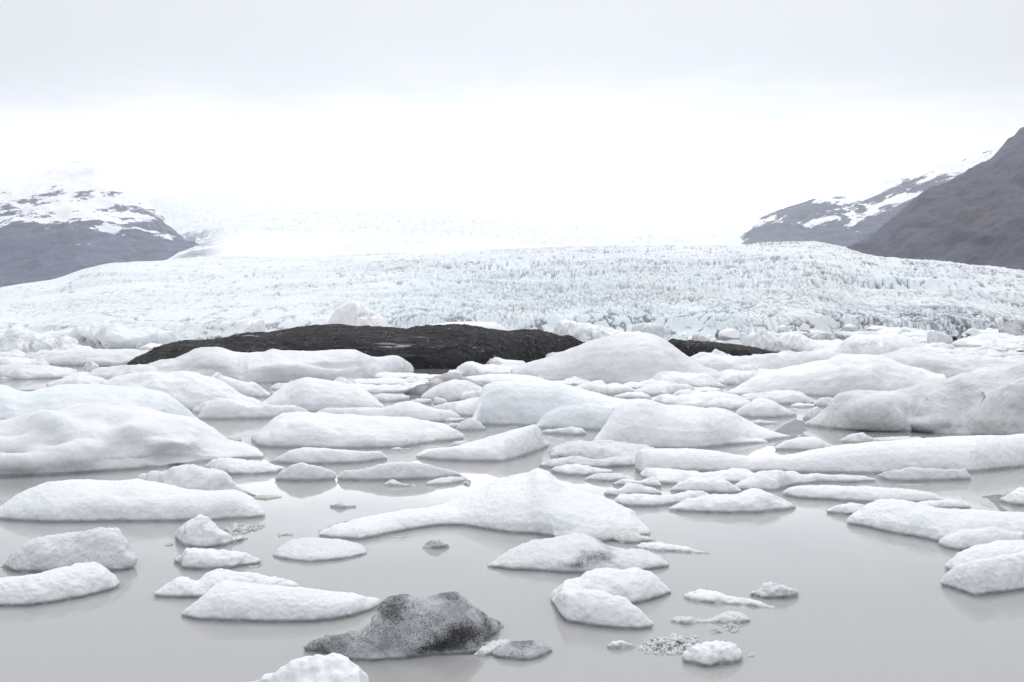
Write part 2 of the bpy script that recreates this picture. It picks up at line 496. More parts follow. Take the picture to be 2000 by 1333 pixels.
# ---- foreground
floe('smooth white floe cut off by the bottom edge, in front of the black-speckled lump', '470,1340 520,1318 570,1300 625,1283 655,1276 675,1279 700,1300 715,1320 727,1345',
     '470,1346 540,1385 620,1400 700,1392 730,1352')
floe('grey two-humped floe speckled with black grit', '594,1268 612,1256 640,1248 665,1240 690,1233 712,1227 727,1213 732,1190 745,1172 765,1162 790,1159 810,1168 828,1178 845,1165 862,1157 890,1155 912,1163 935,1181 955,1200 981,1214',
     '594,1272 625,1276 650,1281 690,1292 730,1291 790,1286 850,1279 900,1274 935,1264 960,1248 975,1232 981,1219', 'gritty', s=.85, sm=1, amp=1.6, lump=.7,
     lobes=[('640,1275 680,1258 730,1250 790,1262 850,1268 900,1262 940,1258 965,1256', '640,1281 690,1294 740,1293 800,1288 850,1282 900,1281 940,1277 965,1262', dict(s=.6))])
floe('flat grey oval floe with grit on its back edge, right of the two-humped lump', '955,1278 975,1265 1000,1256 1030,1251 1060,1256 1082,1270', '955,1281 975,1289 1010,1292 1045,1289 1070,1282 1082,1274', 'gritty', s=.55, amp=1.4)
floe('small crystalline grey chunk wedged between the grey lump and grey oval', '924,1275 945,1262 965,1254 985,1249 994,1252', '924,1280 945,1284 965,1277 985,1268 994,1259', 'slush', 'ice_chunk', 'ice chunk', 'small ice chunks', s=.6, amp=2)
floe('white floe with a bite in its right side, in front of the grit-spotted floe', '1072,1168 1080,1152 1100,1132 1132,1128 1142,1118 1165,1110 1190,1107 1215,1111 1245,1107 1270,1115 1292,1135 1316,1156',
     '1072,1174 1100,1195 1180,1190 1245,1180 1290,1168 1316,1160', s=.7, sm=1, lump=.5,
     lobes=[('1076,1172 1095,1156 1130,1150 1180,1153 1225,1168 1255,1195 1277,1220', '1076,1180 1094,1202 1105,1217 1150,1224 1200,1230 1250,1232 1277,1227', dict(s=.8))])
floe('rounded coarse-grained white floe, nearest on the right of the open water', '1325,1285 1338,1272 1352,1262 1375,1257 1405,1251 1428,1254 1440,1264 1450,1279 1456,1286', '1325,1292 1345,1299 1385,1305 1430,1299 1456,1291', amp=2.2, s=.7)
slush('crystal slush raft just behind the rounded coarse-grained floe', '1247,1268 1262,1254 1300,1243 1340,1242 1367,1248 1358,1262 1340,1277 1300,1280 1262,1277', 330, .016, .045, seed=2)
floe('low white lump with a slushy tail, behind the crystal slush raft', '1395,1208 1412,1198 1432,1193 1450,1198 1471,1210', '1390,1214 1420,1219 1450,1219 1471,1215', 'slush', 'ice_chunk', 'ice chunk', 'small ice chunks', s=.6, amp=2,
     lobes=[('1308,1209 1320,1203 1345,1204 1370,1210 1400,1208', '1308,1214 1340,1221 1375,1217 1400,1217')])
slush('tiny slush cluster under the slushy-tailed white lump', '1412,1224 1430,1220 1446,1226 1440,1236 1420,1234', 60, .014, .03, seed=3)
slush('thin scatter of slush crystals left of the tiny slush cluster', '1384,1232 1405,1228 1408,1236 1390,1240', 26, .013, .02, seed=4)
floe('low white wedge floe tapering to the right, beside the knobbly chunk', '1335,1163 1350,1155 1372,1151 1398,1155 1430,1165 1470,1172 1515,1183', '1335,1169 1360,1176 1400,1180 1450,1182 1490,1188 1515,1188', s=.6, amp=1.6)
floe('knobbly icy chunk alone at the edge of the open right water', '1457,1161 1475,1150 1500,1138 1520,1140 1540,1147 1557,1157', '1457,1165 1490,1170 1530,1172 1545,1170 1557,1163', 'grainy', 'ice_chunk', 'ice chunk', 'small ice chunks', s=.8, amp=2.4)
floe('tiny white ice cap floating right of the grey oval floe', '1182,1262 1195,1252 1213,1248 1230,1257 1243,1261', '1182,1266 1200,1270 1225,1268 1243,1265', 'white', 'ice_chunk', 'ice chunk', 'small ice chunks', amp=2)
floe('long thin white floe trailing right of the grit-spotted floe', '1240,1066 1260,1060 1290,1059 1330,1066 1365,1074 1392,1080', '1240,1071 1280,1077 1330,1079 1370,1082 1392,1083', s=.6, amp=1.5)
floe('crystalline lump at the right foot of the big pyramid floe', '1190,1052 1205,1042 1225,1036 1245,1043 1270,1050 1281,1052', '1190,1057 1215,1062 1250,1062 1281,1056', 'slush', 'ice_chunk', 'ice chunk', 'small ice chunks', amp=2)
floe('broad white floe with a dark grit spot near its top', '947,1104 975,1085 1010,1065 1045,1052 1080,1047 1110,1040 1140,1040 1165,1052 1190,1064 1215,1070 1260,1073 1290,1088 1309,1104',
     '947,1109 990,1114 1050,1117 1120,1122 1190,1121 1250,1118 1290,1112 1309,1108', 'spotted', s=.6, lump=.7,
     lobes=[('1060,1108 1100,1095 1150,1090 1220,1083 1270,1086 1305,1103', '1060,1117 1120,1122 1190,1121 1250,1118 1305,1109', dict(s=.5))])
floe('big white pyramid-shaped floe with a long low tail reaching left', '620,1043 650,1028 690,1012 760,1002 840,992 900,973 940,955 970,938 1000,926 1030,920 1052,911 1070,918 1095,935 1130,955 1165,968 1205,983 1235,995 1255,1015 1273,1040',
     '620,1048 660,1054 700,1056 740,1049 800,1036 860,1028 900,1028 960,1037 1000,1043 1045,1044 1075,1050 1120,1058 1180,1060 1230,1053 1273,1046', s=.62, k=.33, lump=.55, sm=1,
     lobes=[('908,943 950,938 990,925 1050,917 1090,925 1120,940 1139,957', '908,949 940,957 1000,962 1100,970 1139,963', dict(s=.9, k=.3)),
            ('1080,1035 1130,1015 1180,1008 1230,1012 1268,1040', '1075,1052 1120,1060 1180,1060 1230,1053 1270,1046', dict(s=.7, k=.4))])
floe('flat oval white floe alone on the water left of the pyramid floe', '530,1083 545,1068 570,1053 610,1047 660,1052 700,1060 715,1071 719,1078', '530,1088 560,1095 600,1100 640,1098 690,1091 719,1083', 'grainy', s=.4, k=.6, lump=.6)
floe('tiny ragged white lump below the tail of the pyramid floe', '820,1067 835,1058 850,1050 865,1056 881,1065', '820,1070 850,1073 881,1069', 'slush', 'ice_chunk', 'ice chunk', 'small ice chunks', amp=2.5, s=.9)
floe('tiny dirty ice hat floating alone left of the pyramid floe', '643,988 655,984 665,979 680,986 697,988', '643,991 665,994 697,991', 'grainy', 'ice_chunk', 'ice chunk', 'small ice chunks', amp=1.5)
floe('steep white lump with a slush skirt, before the large low left floe', '343,1042 350,1027 365,1013 388,1006 405,1010 420,1025 440,1040 460,1050 486,1047', '343,1050 350,1063 362,1069 400,1072 440,1067 465,1059 486,1052', s=.85, sm=1, amp=1.5)
slush('grey slush raft trailing right of the steep white lump', '440,1034 455,1025 480,1027 505,1024 522,1028 505,1036 475,1042 450,1046', 240, .018, .03, seed=5)
slush('few loose crystals on the water right of the slush raft', '543,1044 570,1043 572,1047 546,1049', 22, .015, .012, seed=6)
floe('low white floe directly below the steep slush-skirted lump', '340,1094 355,1085 365,1071 400,1071 440,1072 480,1084 500,1089 512,1094', '340,1099 352,1106 357,1113 400,1115 450,1111 490,1105 512,1101', s=.75, amp=1.4)
floe('small two-peaked white floe half hidden behind the long teardrop floe', '300,1160 325,1142 345,1127 365,1127 385,1133 410,1117 435,1112 480,1115 520,1124 555,1130 582,1142',
     '300,1167 330,1169 390,1169 450,1164 520,1158 582,1150', s=.7, sm=1, amp=1.3)
floe('long white teardrop floe left of the grit-speckled lump', '350,1200 380,1175 410,1150 435,1135 470,1134 530,1141 600,1147 660,1155 705,1162 742,1170', '350,1206 380,1212 440,1216 510,1218 590,1218 650,1213 700,1204 742,1187', s=.7, k=.45, lump=.4)
floe('rounded white log-like floe at the left edge, nearest of the left pair', '-70,1142 0,1130 60,1121 120,1110 165,1098 185,1096 205,1108 225,1128 237,1142', '-70,1188 0,1187 60,1185 110,1178 160,1168 205,1158 237,1146', s=.75, lump=.4, amp=1.3)
floe('steep-ended white floe with a grey wet foot, behind the log-like floe', '4,1103 20,1088 45,1066 60,1056 110,1046 160,1038 205,1031 230,1033 250,1060 263,1098', '4,1109 30,1119 80,1120 150,1115 200,1117 240,1116 263,1111', 'grainy', s=.85, amp=1.5, lump=.8)
floe('large low white floe with a smooth folded front on the left', '-8,1000 10,985 40,962 75,945 100,938 180,937 260,933 300,940 350,952 400,960 460,957 490,968 512,988 522,1005',
     '-8,1015 30,1019 100,1022 200,1021 300,1020 400,1019 470,1015 522,1010', s=.7, lump=.5,
     lobes=[('40,1012 90,990 140,976 200,964 250,971 320,969 400,965 460,964 515,1003', '40,1019 100,1022 200,1021 300,1020 400,1019 470,1015 515,1011', dict(s=.85, k=.3))])
floe('humped white floe poking up behind the large low left floe', '265,934 300,922 330,912 350,911 378,905 400,910 432,920 450,938 475,953 503,966', '265,946 330,962 400,968 450,968 503,970', s=.9)
floe('thin grey sliver of ice right of the humped floe', '492,972 510,967 535,967 552,970', '492,974.5 520,976.5 552,972', 'sliver', 'ice_sliver', 'ice sliver', 'thin ice slivers', s=.5, amp=.5)
floe('small lumpy white floe between the largest left floe and the cone floe', '400,911 415,898 440,893 462,896 480,899 520,903 545,912 560,915', '400,916 430,926 450,929 500,928 540,925 560,919', s=.75, amp=1.2)
floe('small cone-shaped white floe touching the long humped one', '533,935 550,918 570,907 588,902 605,907 630,912 645,917 658,925', '533,939 570,941 610,941 658,938', s=.95, lump=.5)
floe('long humped white floe with a blue-grey foot, right of the cone floe', '655,932 672,920 700,917 740,908 780,903 820,904 860,912 895,922 907,930', '655,939 720,940 780,939 840,937 907,933', s=.95, lump=.5)
floe('tiny low floe in front of the long humped floe', '748,946 765,936 785,944 815,948', '748,949 780,951 815,951', 'grainy', 'ice_chunk', 'ice chunk', 'small ice chunks')
floe('small flat floe at the right tip of the long humped floe', '830,945 850,935 870,932 905,932 913,936', '830,949 870,948 913,941', 'grainy', s=.7)
floe('long low white floe behind the cone floe', '525,900 545,892 565,880 600,874 650,876 700,881 745,881 758,892', '525,904 570,908 630,908 700,906 758,898', s=.9, lump=.5)
floe('wedge-shaped white floe rising to a sharp right end', '810,889 830,878 880,873 940,858 1000,840 1045,828 1055,838 1063,858 1074,867', '810,894 850,900 920,903 985,903 1020,893 1055,881 1074,871', s=.7, sm=1, lump=.4, k=.35,
     lobes=[('812,890 840,880 900,874 960,875 990,885 1020,885 1050,875', '812,895 850,900 920,903 985,903 1020,893 1050,882', dict(s=.9))])
floe('small white cone behind the wedge-shaped floe', '888,838 900,825 922,815 938,826 952,838', '888,841 920,842 952,841', s=.95, lump=.4)
floe('low flat floe left of the small white cone', '868,832 880,827 902,827', '868,835 885,836 902,835', 'grainy', 'ice_chunk', 'ice chunk', 'small ice chunks')
floe('broad white floe with rounded steps on its left front', '490,856 515,835 530,818 550,806 580,804 650,808 720,812 770,812 830,820 870,828 906,849', '490,861 505,873 540,876 600,876 700,877 790,875 830,867 906,859', s=.75, lump=.7,
     lobes=[('520,868 555,842 590,831 630,831 660,843 680,868', '520,874 560,876 600,876 640,877 680,876', dict(s=.9)),
            ('498,866 520,845 545,825 575,818 610,822 640,845', '498,869 530,874 570,875 640,875', dict(s=.85))])
floe('white floe with a round bump, behind the broad stepped floe', '618,806 640,797 700,796 750,796 775,787 800,784 825,790 850,799 880,801 902,815', '618,813 700,823 800,827 860,825 902,819', 'mid', s=.9, lump=.4)
floe('slim low floe under the right end of the bumped floe', '865,820 880,816 910,817', '865,824 885,825 910,822', 'grainy', 'ice_chunk', 'ice chunk', 'small ice chunks')
floe('low white floe at the channel edge, in front of the smooth dome', '385,815 395,795 410,783 425,778 450,780 480,790 500,795 520,791 545,793 570,791 590,797 606,806', '385,820 450,820 500,819 560,816 606,811', 'mid', s=.95, lump=.4)
floe('small grey-white knob left of the channel-edge floe', '375,802 385,792 400,783 415,785', '375,807 400,808 415,807', 'mid', 'ice_chunk', 'ice chunk', 'small ice chunks')
floe('smooth white dome berg left of centre, blue-grey at its foot', '490,799 520,780 550,758 580,741 600,737 640,741 690,750 715,763 735,780 753,796', '490,803 560,804 610,807 680,803 753,799', 'mid', s=.85, lump=.35)
floe('white berg with furrowed grey flank, left of the smooth dome', '200,745 230,735 280,730 370,727 390,733 420,740 450,757 470,768 495,780 512,790', '200,803 300,807 380,803 440,801 512,798', 'mid', s=.75, lump=.8, k=.3,
     lobes=[('395,732 430,729 465,741 495,748 530,765', '395,790 430,780 480,778 530,776', dict(s=.8))])
floe('huge smooth pale blue-white back floe at the left edge', '-90,756 -20,749 15,751 30,760 60,763 90,755 130,749 160,748 230,753 280,757 290,762 315,765 335,778 370,800 390,820 402,834',
     '-90,870 100,872 250,866 350,850 402,838', 'blue', s=.7, k=.3, lump=.35)
floe('huge rumpled white floe at the left edge, before the smooth back floe', '-90,826 0,820 30,818 70,810 110,805 150,797 220,794 280,793 300,800 350,813 380,820 410,840 445,862 480,868 505,878 516,889', '-90,936 0,932 80,930 170,924 260,918 340,911 390,904 450,898 516,895', s=.65, k=.3, lump=.9,
     bumps=((90, 832, 42, 16, .28), (20, 842, 50, 10, -.22), (112, 866, 28, 9, -.16), (150, 812, 40, 8, -.14), (215, 822, 26, 18, -.2), (250, 850, 48, 14, .2), (330, 872, 40, 10, .2), (320, 894, 50, 7, -.14),
            (40, 905, 45, 14, .18), (150, 890, 50, 22, .2), (20, 885, 30, 6, -.15), (215, 895, 40, 14, -.1), (345, 905, 14, 6, .1)))
floe('thin grey sliver at the right flank of the huge rumpled floe', '432,859 445,855 472,856', '432,862 450,865 472,862', 'sliver', 'ice_sliver', 'ice sliver', 'thin ice slivers', s=.5)
# ---- middle, centre and right
BG = 'grounded bergs in the middle distance'
floe('large pale blue berg with a steep left face, in the centre', '916,832 925,812 935,783 945,755 965,746 1000,744 1060,743 1100,749 1150,764 1200,777 1262,782', '916,838 945,831 1000,832 1060,834 1100,837 1180,842 1262,842', 'blue', 'iceberg', 'iceberg', BG, s=.8, lump=.35, k=.28, sm=1,
     lobes=[('1040,838 1070,805 1100,790 1150,785 1200,795', '1040,837 1100,839 1180,842 1200,842', dict(s=.8, k=.3))])
floe('long white berg sloping down to the right, before the pale blue berg', '1160,858 1180,830 1200,800 1220,783 1260,778 1300,790 1360,795 1420,798 1450,815 1480,830 1520,845 1547,851', '1160,874 1250,877 1370,878 1420,871 1500,862 1547,855', 'mid', 'iceberg', 'iceberg', BG, s=.7, lump=.35, k=.3,
     lobes=[('1300,860 1350,830 1400,828 1460,848 1502,862', '1300,876 1370,878 1420,871 1502,865', dict(s=.6, k=.3))])
floe('low twin-lobed floe at the foot of the pale blue berg', '1055,843 1070,839 1095,838 1112,834 1135,836 1147,846', '1055,847 1090,849 1120,851 1147,850', s=.9)
floe('grey-stained lumpy white floe left of the long right-hand floe', '1072,885 1080,872 1110,864 1140,860 1170,859 1200,861 1240,866 1260,870 1285,880', '1072,893 1100,895 1180,907 1285,907', 'grainy', s=.75, amp=1.3,
     lobes=[('1050,908 1070,900 1110,892 1160,896 1220,893 1247,900', '1050,912 1075,916 1130,913 1180,915 1247,911', dict(s=.8))])
floe('very long white floe with a blue foot, across the right side', '1240,888 1246,877 1290,875 1340,876 1400,882 1460,890 1540,888 1590,878 1650,867 1720,860 1800,854 1850,850 1900,850 1950,848 2010,843 2090,846',
     '1240,920 1255,926 1300,922 1400,923 1500,923 1600,926 1700,927 1770,924 1850,923 1900,924 1950,918 2010,912 2090,905', 'mid', s=.85, k=.12, lump=.45, sm=1)
floe('white slope at the right edge, between dirty berg and long floe', '1952,847 1975,829 2000,805 2060,778', '1952,851 2000,853 2060,853', 'mid', s=.7, lump=.3)
floe('mud-streaked grey berg at the right edge', '1572,828 1600,814 1625,790 1645,770 1665,766 1700,768 1760,762 1800,750 1850,734 1880,722 1920,716 1960,714 2050,708',
     '1572,832 1620,839 1700,842 1790,844 1830,848 1900,851 1970,852 2050,852', 'dirty', 'iceberg', 'iceberg', BG, s=.85, lump=.9, k=.2, amp=1.4, bumps=((1918, 805, 20, 40, .2), (1880, 800, 26, 40, -.3), (1845, 834, 16, 9, -.15), (1705, 812, 55, 24, .4), (1775, 806, 16, 30, -.25), (1830, 800, 30, 30, .2), (1800, 830, 40, 10, .25)),
     lobes=[('1640,830 1670,802 1710,792 1750,810 1780,840', '1640,840 1700,843 1780,845', dict(s=.9)), ('1900,845 1915,790 1930,760 1970,740 2050,735', '1900,851 1950,853 2050,853', dict(s=.9))])
floe('broad white hill-like berg behind the mud-streaked berg', '1422,766 1445,755 1480,735 1540,715 1580,706 1620,704 1645,690 1680,687 1700,686 1720,692 1760,712 1810,727 1848,733', '1422,771 1500,773 1600,774 1700,778 1848,776', 'mid', 'iceberg', 'iceberg', BG, s=.75, lump=.6, k=.3)
floe('low white rise behind the mud-streaked berg, at the right edge', '1718,692 1760,681 1800,683 1850,690 1900,695 1950,700 2050,704', '1718,736 1800,740 1900,742 2050,742', 'silt', 'iceberg', 'iceberg', BG, s=.7, lump=.8, k=.25)
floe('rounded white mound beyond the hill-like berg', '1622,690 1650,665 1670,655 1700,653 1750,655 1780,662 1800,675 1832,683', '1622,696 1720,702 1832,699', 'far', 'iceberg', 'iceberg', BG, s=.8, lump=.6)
floe('large white peaked berg with faint grey streaks, overlapping the black berg', '998,720 1030,708 1080,695 1120,678 1160,664 1200,655 1240,651 1265,650 1290,659 1315,675 1345,697 1380,715 1405,723 1422,735', '998,740 1060,744 1120,747 1200,751 1300,753 1422,749', 'silt', 'iceberg', 'iceberg', BG, s=.75, lump=.35, k=.28,
     lobes=[('1050,735 1100,728 1150,735 1190,725 1240,722 1280,740', '1050,744 1120,747 1200,751 1280,753', dict(s=.8, k=.2))])
floe('small round white floe at the right foot of the peaked berg', '1263,747 1275,735 1290,727 1340,728 1380,730 1400,745 1421,755', '1263,753 1340,758 1380,759 1421,757', 'mid', s=.9)
floe('smooth bluish knob between the peaked berg and the hill-like berg', '1400,742 1430,729 1465,728 1488,735', '1400,750 1440,753 1488,748', 'blue', s=.9)
floe('white floe in front of the small round floe by the peaked berg', '1238,765 1265,752 1300,750 1340,750 1355,757 1362,762', '1238,772 1300,774 1362,764', 'mid', s=.9)
floe('flat white floe behind the right dome floe', '1270,778 1290,771 1320,773 1360,768 1400,765 1440,772 1465,785', '1270,786 1330,797 1400,802 1465,800', 'mid', s=.8)
floe('white dome floe right of the long sloping berg', '1437,803 1455,790 1475,779 1490,777 1510,783 1530,795 1558,808', '1437,813 1470,817 1510,817 1558,813', 'mid', s=.9, lump=.3)
floe('small flat cap behind the flat white floe, right of centre', '1312,770 1330,761 1360,763 1384,770', '1312,776 1350,777 1384,775', 'mid', s=.9)
floe('lumpy grey-white floe before the foot of the hill-like berg', '1448,772 1490,766 1540,764 1565,767 1585,778 1598,786', '1448,785 1500,789 1540,791 1598,789', 'silt', s=.85)
floe('tiny white block left of the mud-streaked berg', '1588,788 1605,778 1620,775 1634,782', '1588,794 1610,795 1634,793', 'mid', 'ice_chunk', 'ice chunk', 'small ice chunks', s=.95)
floe('thin flat floe below the tiny white block', '1543,792 1560,788 1592,790', '1543,795 1565,796.5 1592,795', 'mid', s=.8)
floe('small pointed white floe touching the left tip of the mud-streaked berg', '1566,815 1580,803 1595,793 1608,800 1617,808', '1566,819 1590,823 1617,819', 'mid', s=.95, lump=.5)
floe('flat floe at the end of the dome floe', '1458,825 1480,820 1523,825', '1458,828 1490,830 1523,828', 'grainy', s=.8)
floe('low white dome just behind the very long right floe', '1513,873 1535,860 1560,853 1590,853 1615,865 1637,873', '1513,880 1600,882 1637,877', 'white', s=.85, lump=.4)
floe('small pointed floe right of the low white dome', '1637,860 1660,850 1685,845 1700,852 1717,862', '1637,864 1670,868 1717,865', 'white', s=.9)
floe('flat drowned floe before the mud-streaked berg', '1700,857 1740,853 1800,853', '1700,861 1750,863 1800,861', 'grainy', s=.6)
floe('lumpy white floe tucked under the left end of the very long floe', '1248,925 1265,912 1290,915 1330,917 1370,923 1400,922 1430,916 1455,917 1475,926', '1248,931 1280,946 1320,948 1400,944 1475,944', 'white', s=.7)
floe('rounded oval white floe in front of the tucked lumpy floe', '1307,957 1325,942 1350,934 1400,933 1420,938 1440,950 1452,959', '1307,961 1350,963 1385,964 1420,967 1452,964', s=.85)
floe('white floe with a long thin right tail, before the very long floe', '1428,950 1450,935 1480,922 1520,918 1545,920 1565,927 1600,926 1640,927 1690,928 1711,937', '1428,957 1480,961 1520,959 1550,949 1600,944 1660,944 1711,941', s=.8, sm=1)
floe('crisp white slab floe with an upright right end', '1711,930 1730,920 1760,918 1775,912 1810,914 1850,917 1885,914 1892,924 1899,934', '1711,934 1740,941 1780,942 1840,940 1899,938', s=.95, sm=1, lump=.5)
floe('long slim white floe below the crisp slab floe', '1527,963 1540,952 1560,948 1620,948 1700,950 1770,955 1820,962 1846,974', '1527,968 1560,975 1620,978 1690,983 1740,986 1846,981', s=.8, k=.2, lump=.5)
floe('low white floe peeking out behind the big right shore floe', '1778,985 1810,978 1850,975 1880,980 1898,990', '1778,994 1850,996 1898,994', s=.8)
floe('white floe with two humps above the open right water', '1304,993 1330,978 1365,969 1400,966 1430,968 1455,958 1480,955 1510,964 1535,980 1559,990', '1304,998 1350,1002 1420,1004 1480,1003 1530,998 1559,993', s=.75)
floe('curved finger-like white floe left of the two-humped white floe', '1194,980 1210,967 1250,965 1300,968 1340,960 1370,959 1386,966', '1194,985 1230,991 1280,991 1330,985 1386,973', s=.75, sm=1)
floe('small white floe behind the finger-like floe', '1176,962 1190,956 1210,955 1225,945 1250,944 1275,953 1295,962', '1176,969 1210,971 1250,969 1295,967', s=.85, sm=1)
floe('tiny cap at the left end of the finger-like floe', '1159,975 1175,968 1189,974', '1159,979 1189,983', 'white', 'ice_chunk', 'ice chunk', 'small ice chunks', s=.9)
floe('narrow curved floe under the lumpy tucked floe', '1194,945 1215,936 1250,938 1275,932 1285,940 1293,947', '1194,949 1240,951 1293,953', s=.85, sm=1)
floe('low grey-white floe right of the pyramid floe, second of two', '1139,935 1165,925 1200,923 1230,930 1244,936', '1139,939 1180,942 1244,940', 'grainy', s=.75)
floe('low pointed white floe just behind the top of the pyramid floe', '1072,917 1090,912 1120,907 1160,912 1198,920', '1072,922 1100,929 1140,931 1198,926', s=.8)
floe('large white floe at the right edge with a bulging front', '1654,1019 1670,1000 1690,985 1715,973 1750,975 1790,985 1850,992 1900,995 1960,1000 2060,1005', '1654,1025 1700,1033 1740,1043 1790,1051 1835,1060 1870,1068 1920,1070 2060,1068', s=.7, k=.3, lump=.7,
     lobes=[('1832,1062 1850,1045 1880,1035 1930,1030 2000,1040', '1832,1066 1850,1073 1875,1077 1920,1074 2000,1070', dict(s=.8))])
floe('low white floe tucked behind the left tip of the bulging right floe', '1611,998 1630,988 1665,984 1695,984', '1611,1003 1650,1007 1695,1007', 'white', s=.8)
floe('white wedge with a sharp lower corner at the right edge', '1836,1139 1845,1124 1870,1105 1900,1098 1950,1085 2060,1068', '1836,1144 1870,1155 1905,1167 1950,1160 2060,1147', s=.85, lump=.4, sm=1)
floe('smooth white floe rising just behind the sharp-cornered wedge', '1842,1102 1870,1082 1910,1063 1960,1057 2060,1054', '1842,1112 1870,1122 1920,1126 2060,1124', s=.75, lump=.4, sm=1)
floe('small white floe on the dark mountain reflection at the right edge', '1953,975 1970,962 1990,953 2020,955 2060,965', '1953,981 1980,989 2060,991', s=.8)
# ---- around the black berg
floe('low silt-grey white berg stretched along the front of the black berg', '246,720 280,716 315,704 345,703 370,688 395,678 420,677 440,680 460,687 490,689 515,687 530,680 555,682 600,684 650,683 695,682 710,690 730,699 750,698 770,695 785,700 803,709 808,718',
     '246,744 350,747 450,750 600,747 700,744 808,730', 'silt', 'iceberg', 'iceberg', BG, s=.8, k=.2, lump=.7, sm=1, bumps=((560, 722, 60, 10, .3), (474, 720, 6, 24, -.22), (440, 715, 22, 14, .2), (640, 712, 60, 6, -.2), (350, 722, 60, 8, -.2)))
floe('big flat iceberg covered in black volcanic ash', '248,715 265,703 295,690 300,683 320,672 345,665 380,664 440,663 455,655 480,649 530,647 560,641 610,633 640,634 680,635 720,636 760,640 790,642 810,637 850,635 880,632 910,635 950,641 985,644 1060,645 1090,651 1120,660 1144,668',
     '248,718 400,723 600,723 800,721 900,721 1000,714 1100,703 1144,692', 'ash', 'ash_covered_iceberg', 'iceberg', BG, s=.8, k=.3, lump=.6, amp=3., sm=0, sit=1)
floe('narrow black ash-covered berg tip right of the peaked berg', '1293,675 1315,663 1350,667 1390,669 1430,673 1480,680 1520,688 1552,691', '1293,694 1400,698 1480,696 1552,693', 'ash', 'ash_covered_iceberg.001', 'iceberg', BG, s=.8, k=.2, amp=1.6, sm=1, sit=1)
floe('half ash-blackened floe behind the small dome, below the black berg', '788,767 820,752 840,745 855,735 870,728 895,729 915,740 948,750', '788,773 830,774 900,765 948,756', 'far_gritty', s=.9, lump=.7)
floe('small bluish dome in front of the half ash-blackened floe', '820,775 840,760 860,750 885,742 910,743 930,752 948,761', '820,779 880,785 948,779', 'mid', s=.9, lump=.3)
floe('small furrowed floe at the left foot of the pale blue berg', '886,779 905,766 925,763 948,760', '886,783 920,785 948,782', 'mid', s=.9)
floe('smooth white floe wedged left of the pale blue berg', '846,794 880,785 920,780 940,774 955,770', '846,802 890,814 955,814', 'mid', s=.85, lump=.3)
floe('tilted shard of white ice below the small bluish dome', '842,778 850,775 865,778 878,787', '842,785 850,791 878,790', 'mid', 'ice_chunk', 'ice chunk', 'small ice chunks', s=.95)
floe('flat grey floe left of the tilted shard', '795,785 815,779 845,779', '795,789 820,790 845,788', 'grainy', s=.8)
floe('rounded white floe right under the black berg, beside the peaked berg', '890,722 905,708 925,707 940,712 970,715 1012,721', '890,732 940,735 1012,735', 'mid', s=.85)
floe('small white cap against the foot of the black berg', '944,711 955,702 970,699 990,704 1020,706 1027,710', '944,717 980,719 1027,718', 'mid', s=.9)
floe('broad flat white floe below the rounded floe by the peaked berg', '895,740 950,731 1000,731 1040,735 1065,742 1120,746', '895,748 1000,752 1120,753', 'mid', s=.8)
floe('cluster-like lumpy floe behind the pale blue berg slope', '1124,755 1150,745 1175,743 1190,754 1222,752 1246,764', '1124,769 1180,773 1246,767', 'mid', s=.9, sm=1)
floe('slim flat floe right of the lumpy cluster-like floe', '1198,773 1230,766 1255,767 1272,775', '1198,777 1240,780 1272,779', 'mid', s=.85)
floe('flat white plate left of the half ash-blackened floe', '700,760 730,753 770,752 800,757', '700,768 750,769 800,766', 'mid', s=.8)
floe('flat white plate near the dome berg, with a grey channel before it', '660,745 700,740 760,740 790,744', '660,751 720,753 790,751', 'mid', s=.8)
floe('long flat floe beyond the grey channel, under the silt-grey berg', '680,733 720,727 780,728 840,731', '680,739 760,741 840,738', 'mid', s=.8)
floe('flat floe with grey edge, right of the dome berg', '715,778 740,770 775,770 800,774', '715,784 755,786 800,782', 'grainy', s=.8)
floe('low white berg below the black berg tip, right of the peaked berg', '1342,705 1380,697 1430,696 1470,697 1530,690 1600,688 1640,690 1660,698', '1342,728 1430,731 1540,729 1660,725', 'silt', 'iceberg', 'iceberg', BG, s=.8, k=.2)
floe('small white lump at the foot of the low white berg', '1434,728 1445,716 1465,713 1480,720 1488,728', '1434,731 1460,733 1488,732', 'mid', s=.95)
floe('small low white rise behind the huge pale back floe', '92,749 130,738 170,733 200,738 218,750', '92,760 150,763 218,760', 'mid', s=.8)
floe('silt-streaked low floe left of the black berg', '60,700 100,686 200,683 290,682 312,692', '60,713 180,716 312,714', 'silt', s=.7)
floe('round white lump on the silt-streaked floes at left', '162,722 170,710 180,706 190,712 198,724', '162,727 180,729 198,728', 'mid', 'ice_chunk', 'ice chunk', 'small ice chunks', s=.85, amp=.5)
floe('grey-white low floe in front of the round white lump', '170,732 200,718 260,714 320,717 380,722', '170,742 260,747 380,745', 'silt', s=.75)
floe('flat dirty floe at the left edge, second row', '-60,718 20,712 90,714 150,722', '-60,738 40,742 150,738', 'silt', s=.7)
floe('low pale floe at the left edge below the rubble berg', '-60,702 10,697 50,699 90,708', '-60,712 20,716 90,714', 'mid', s=.75)
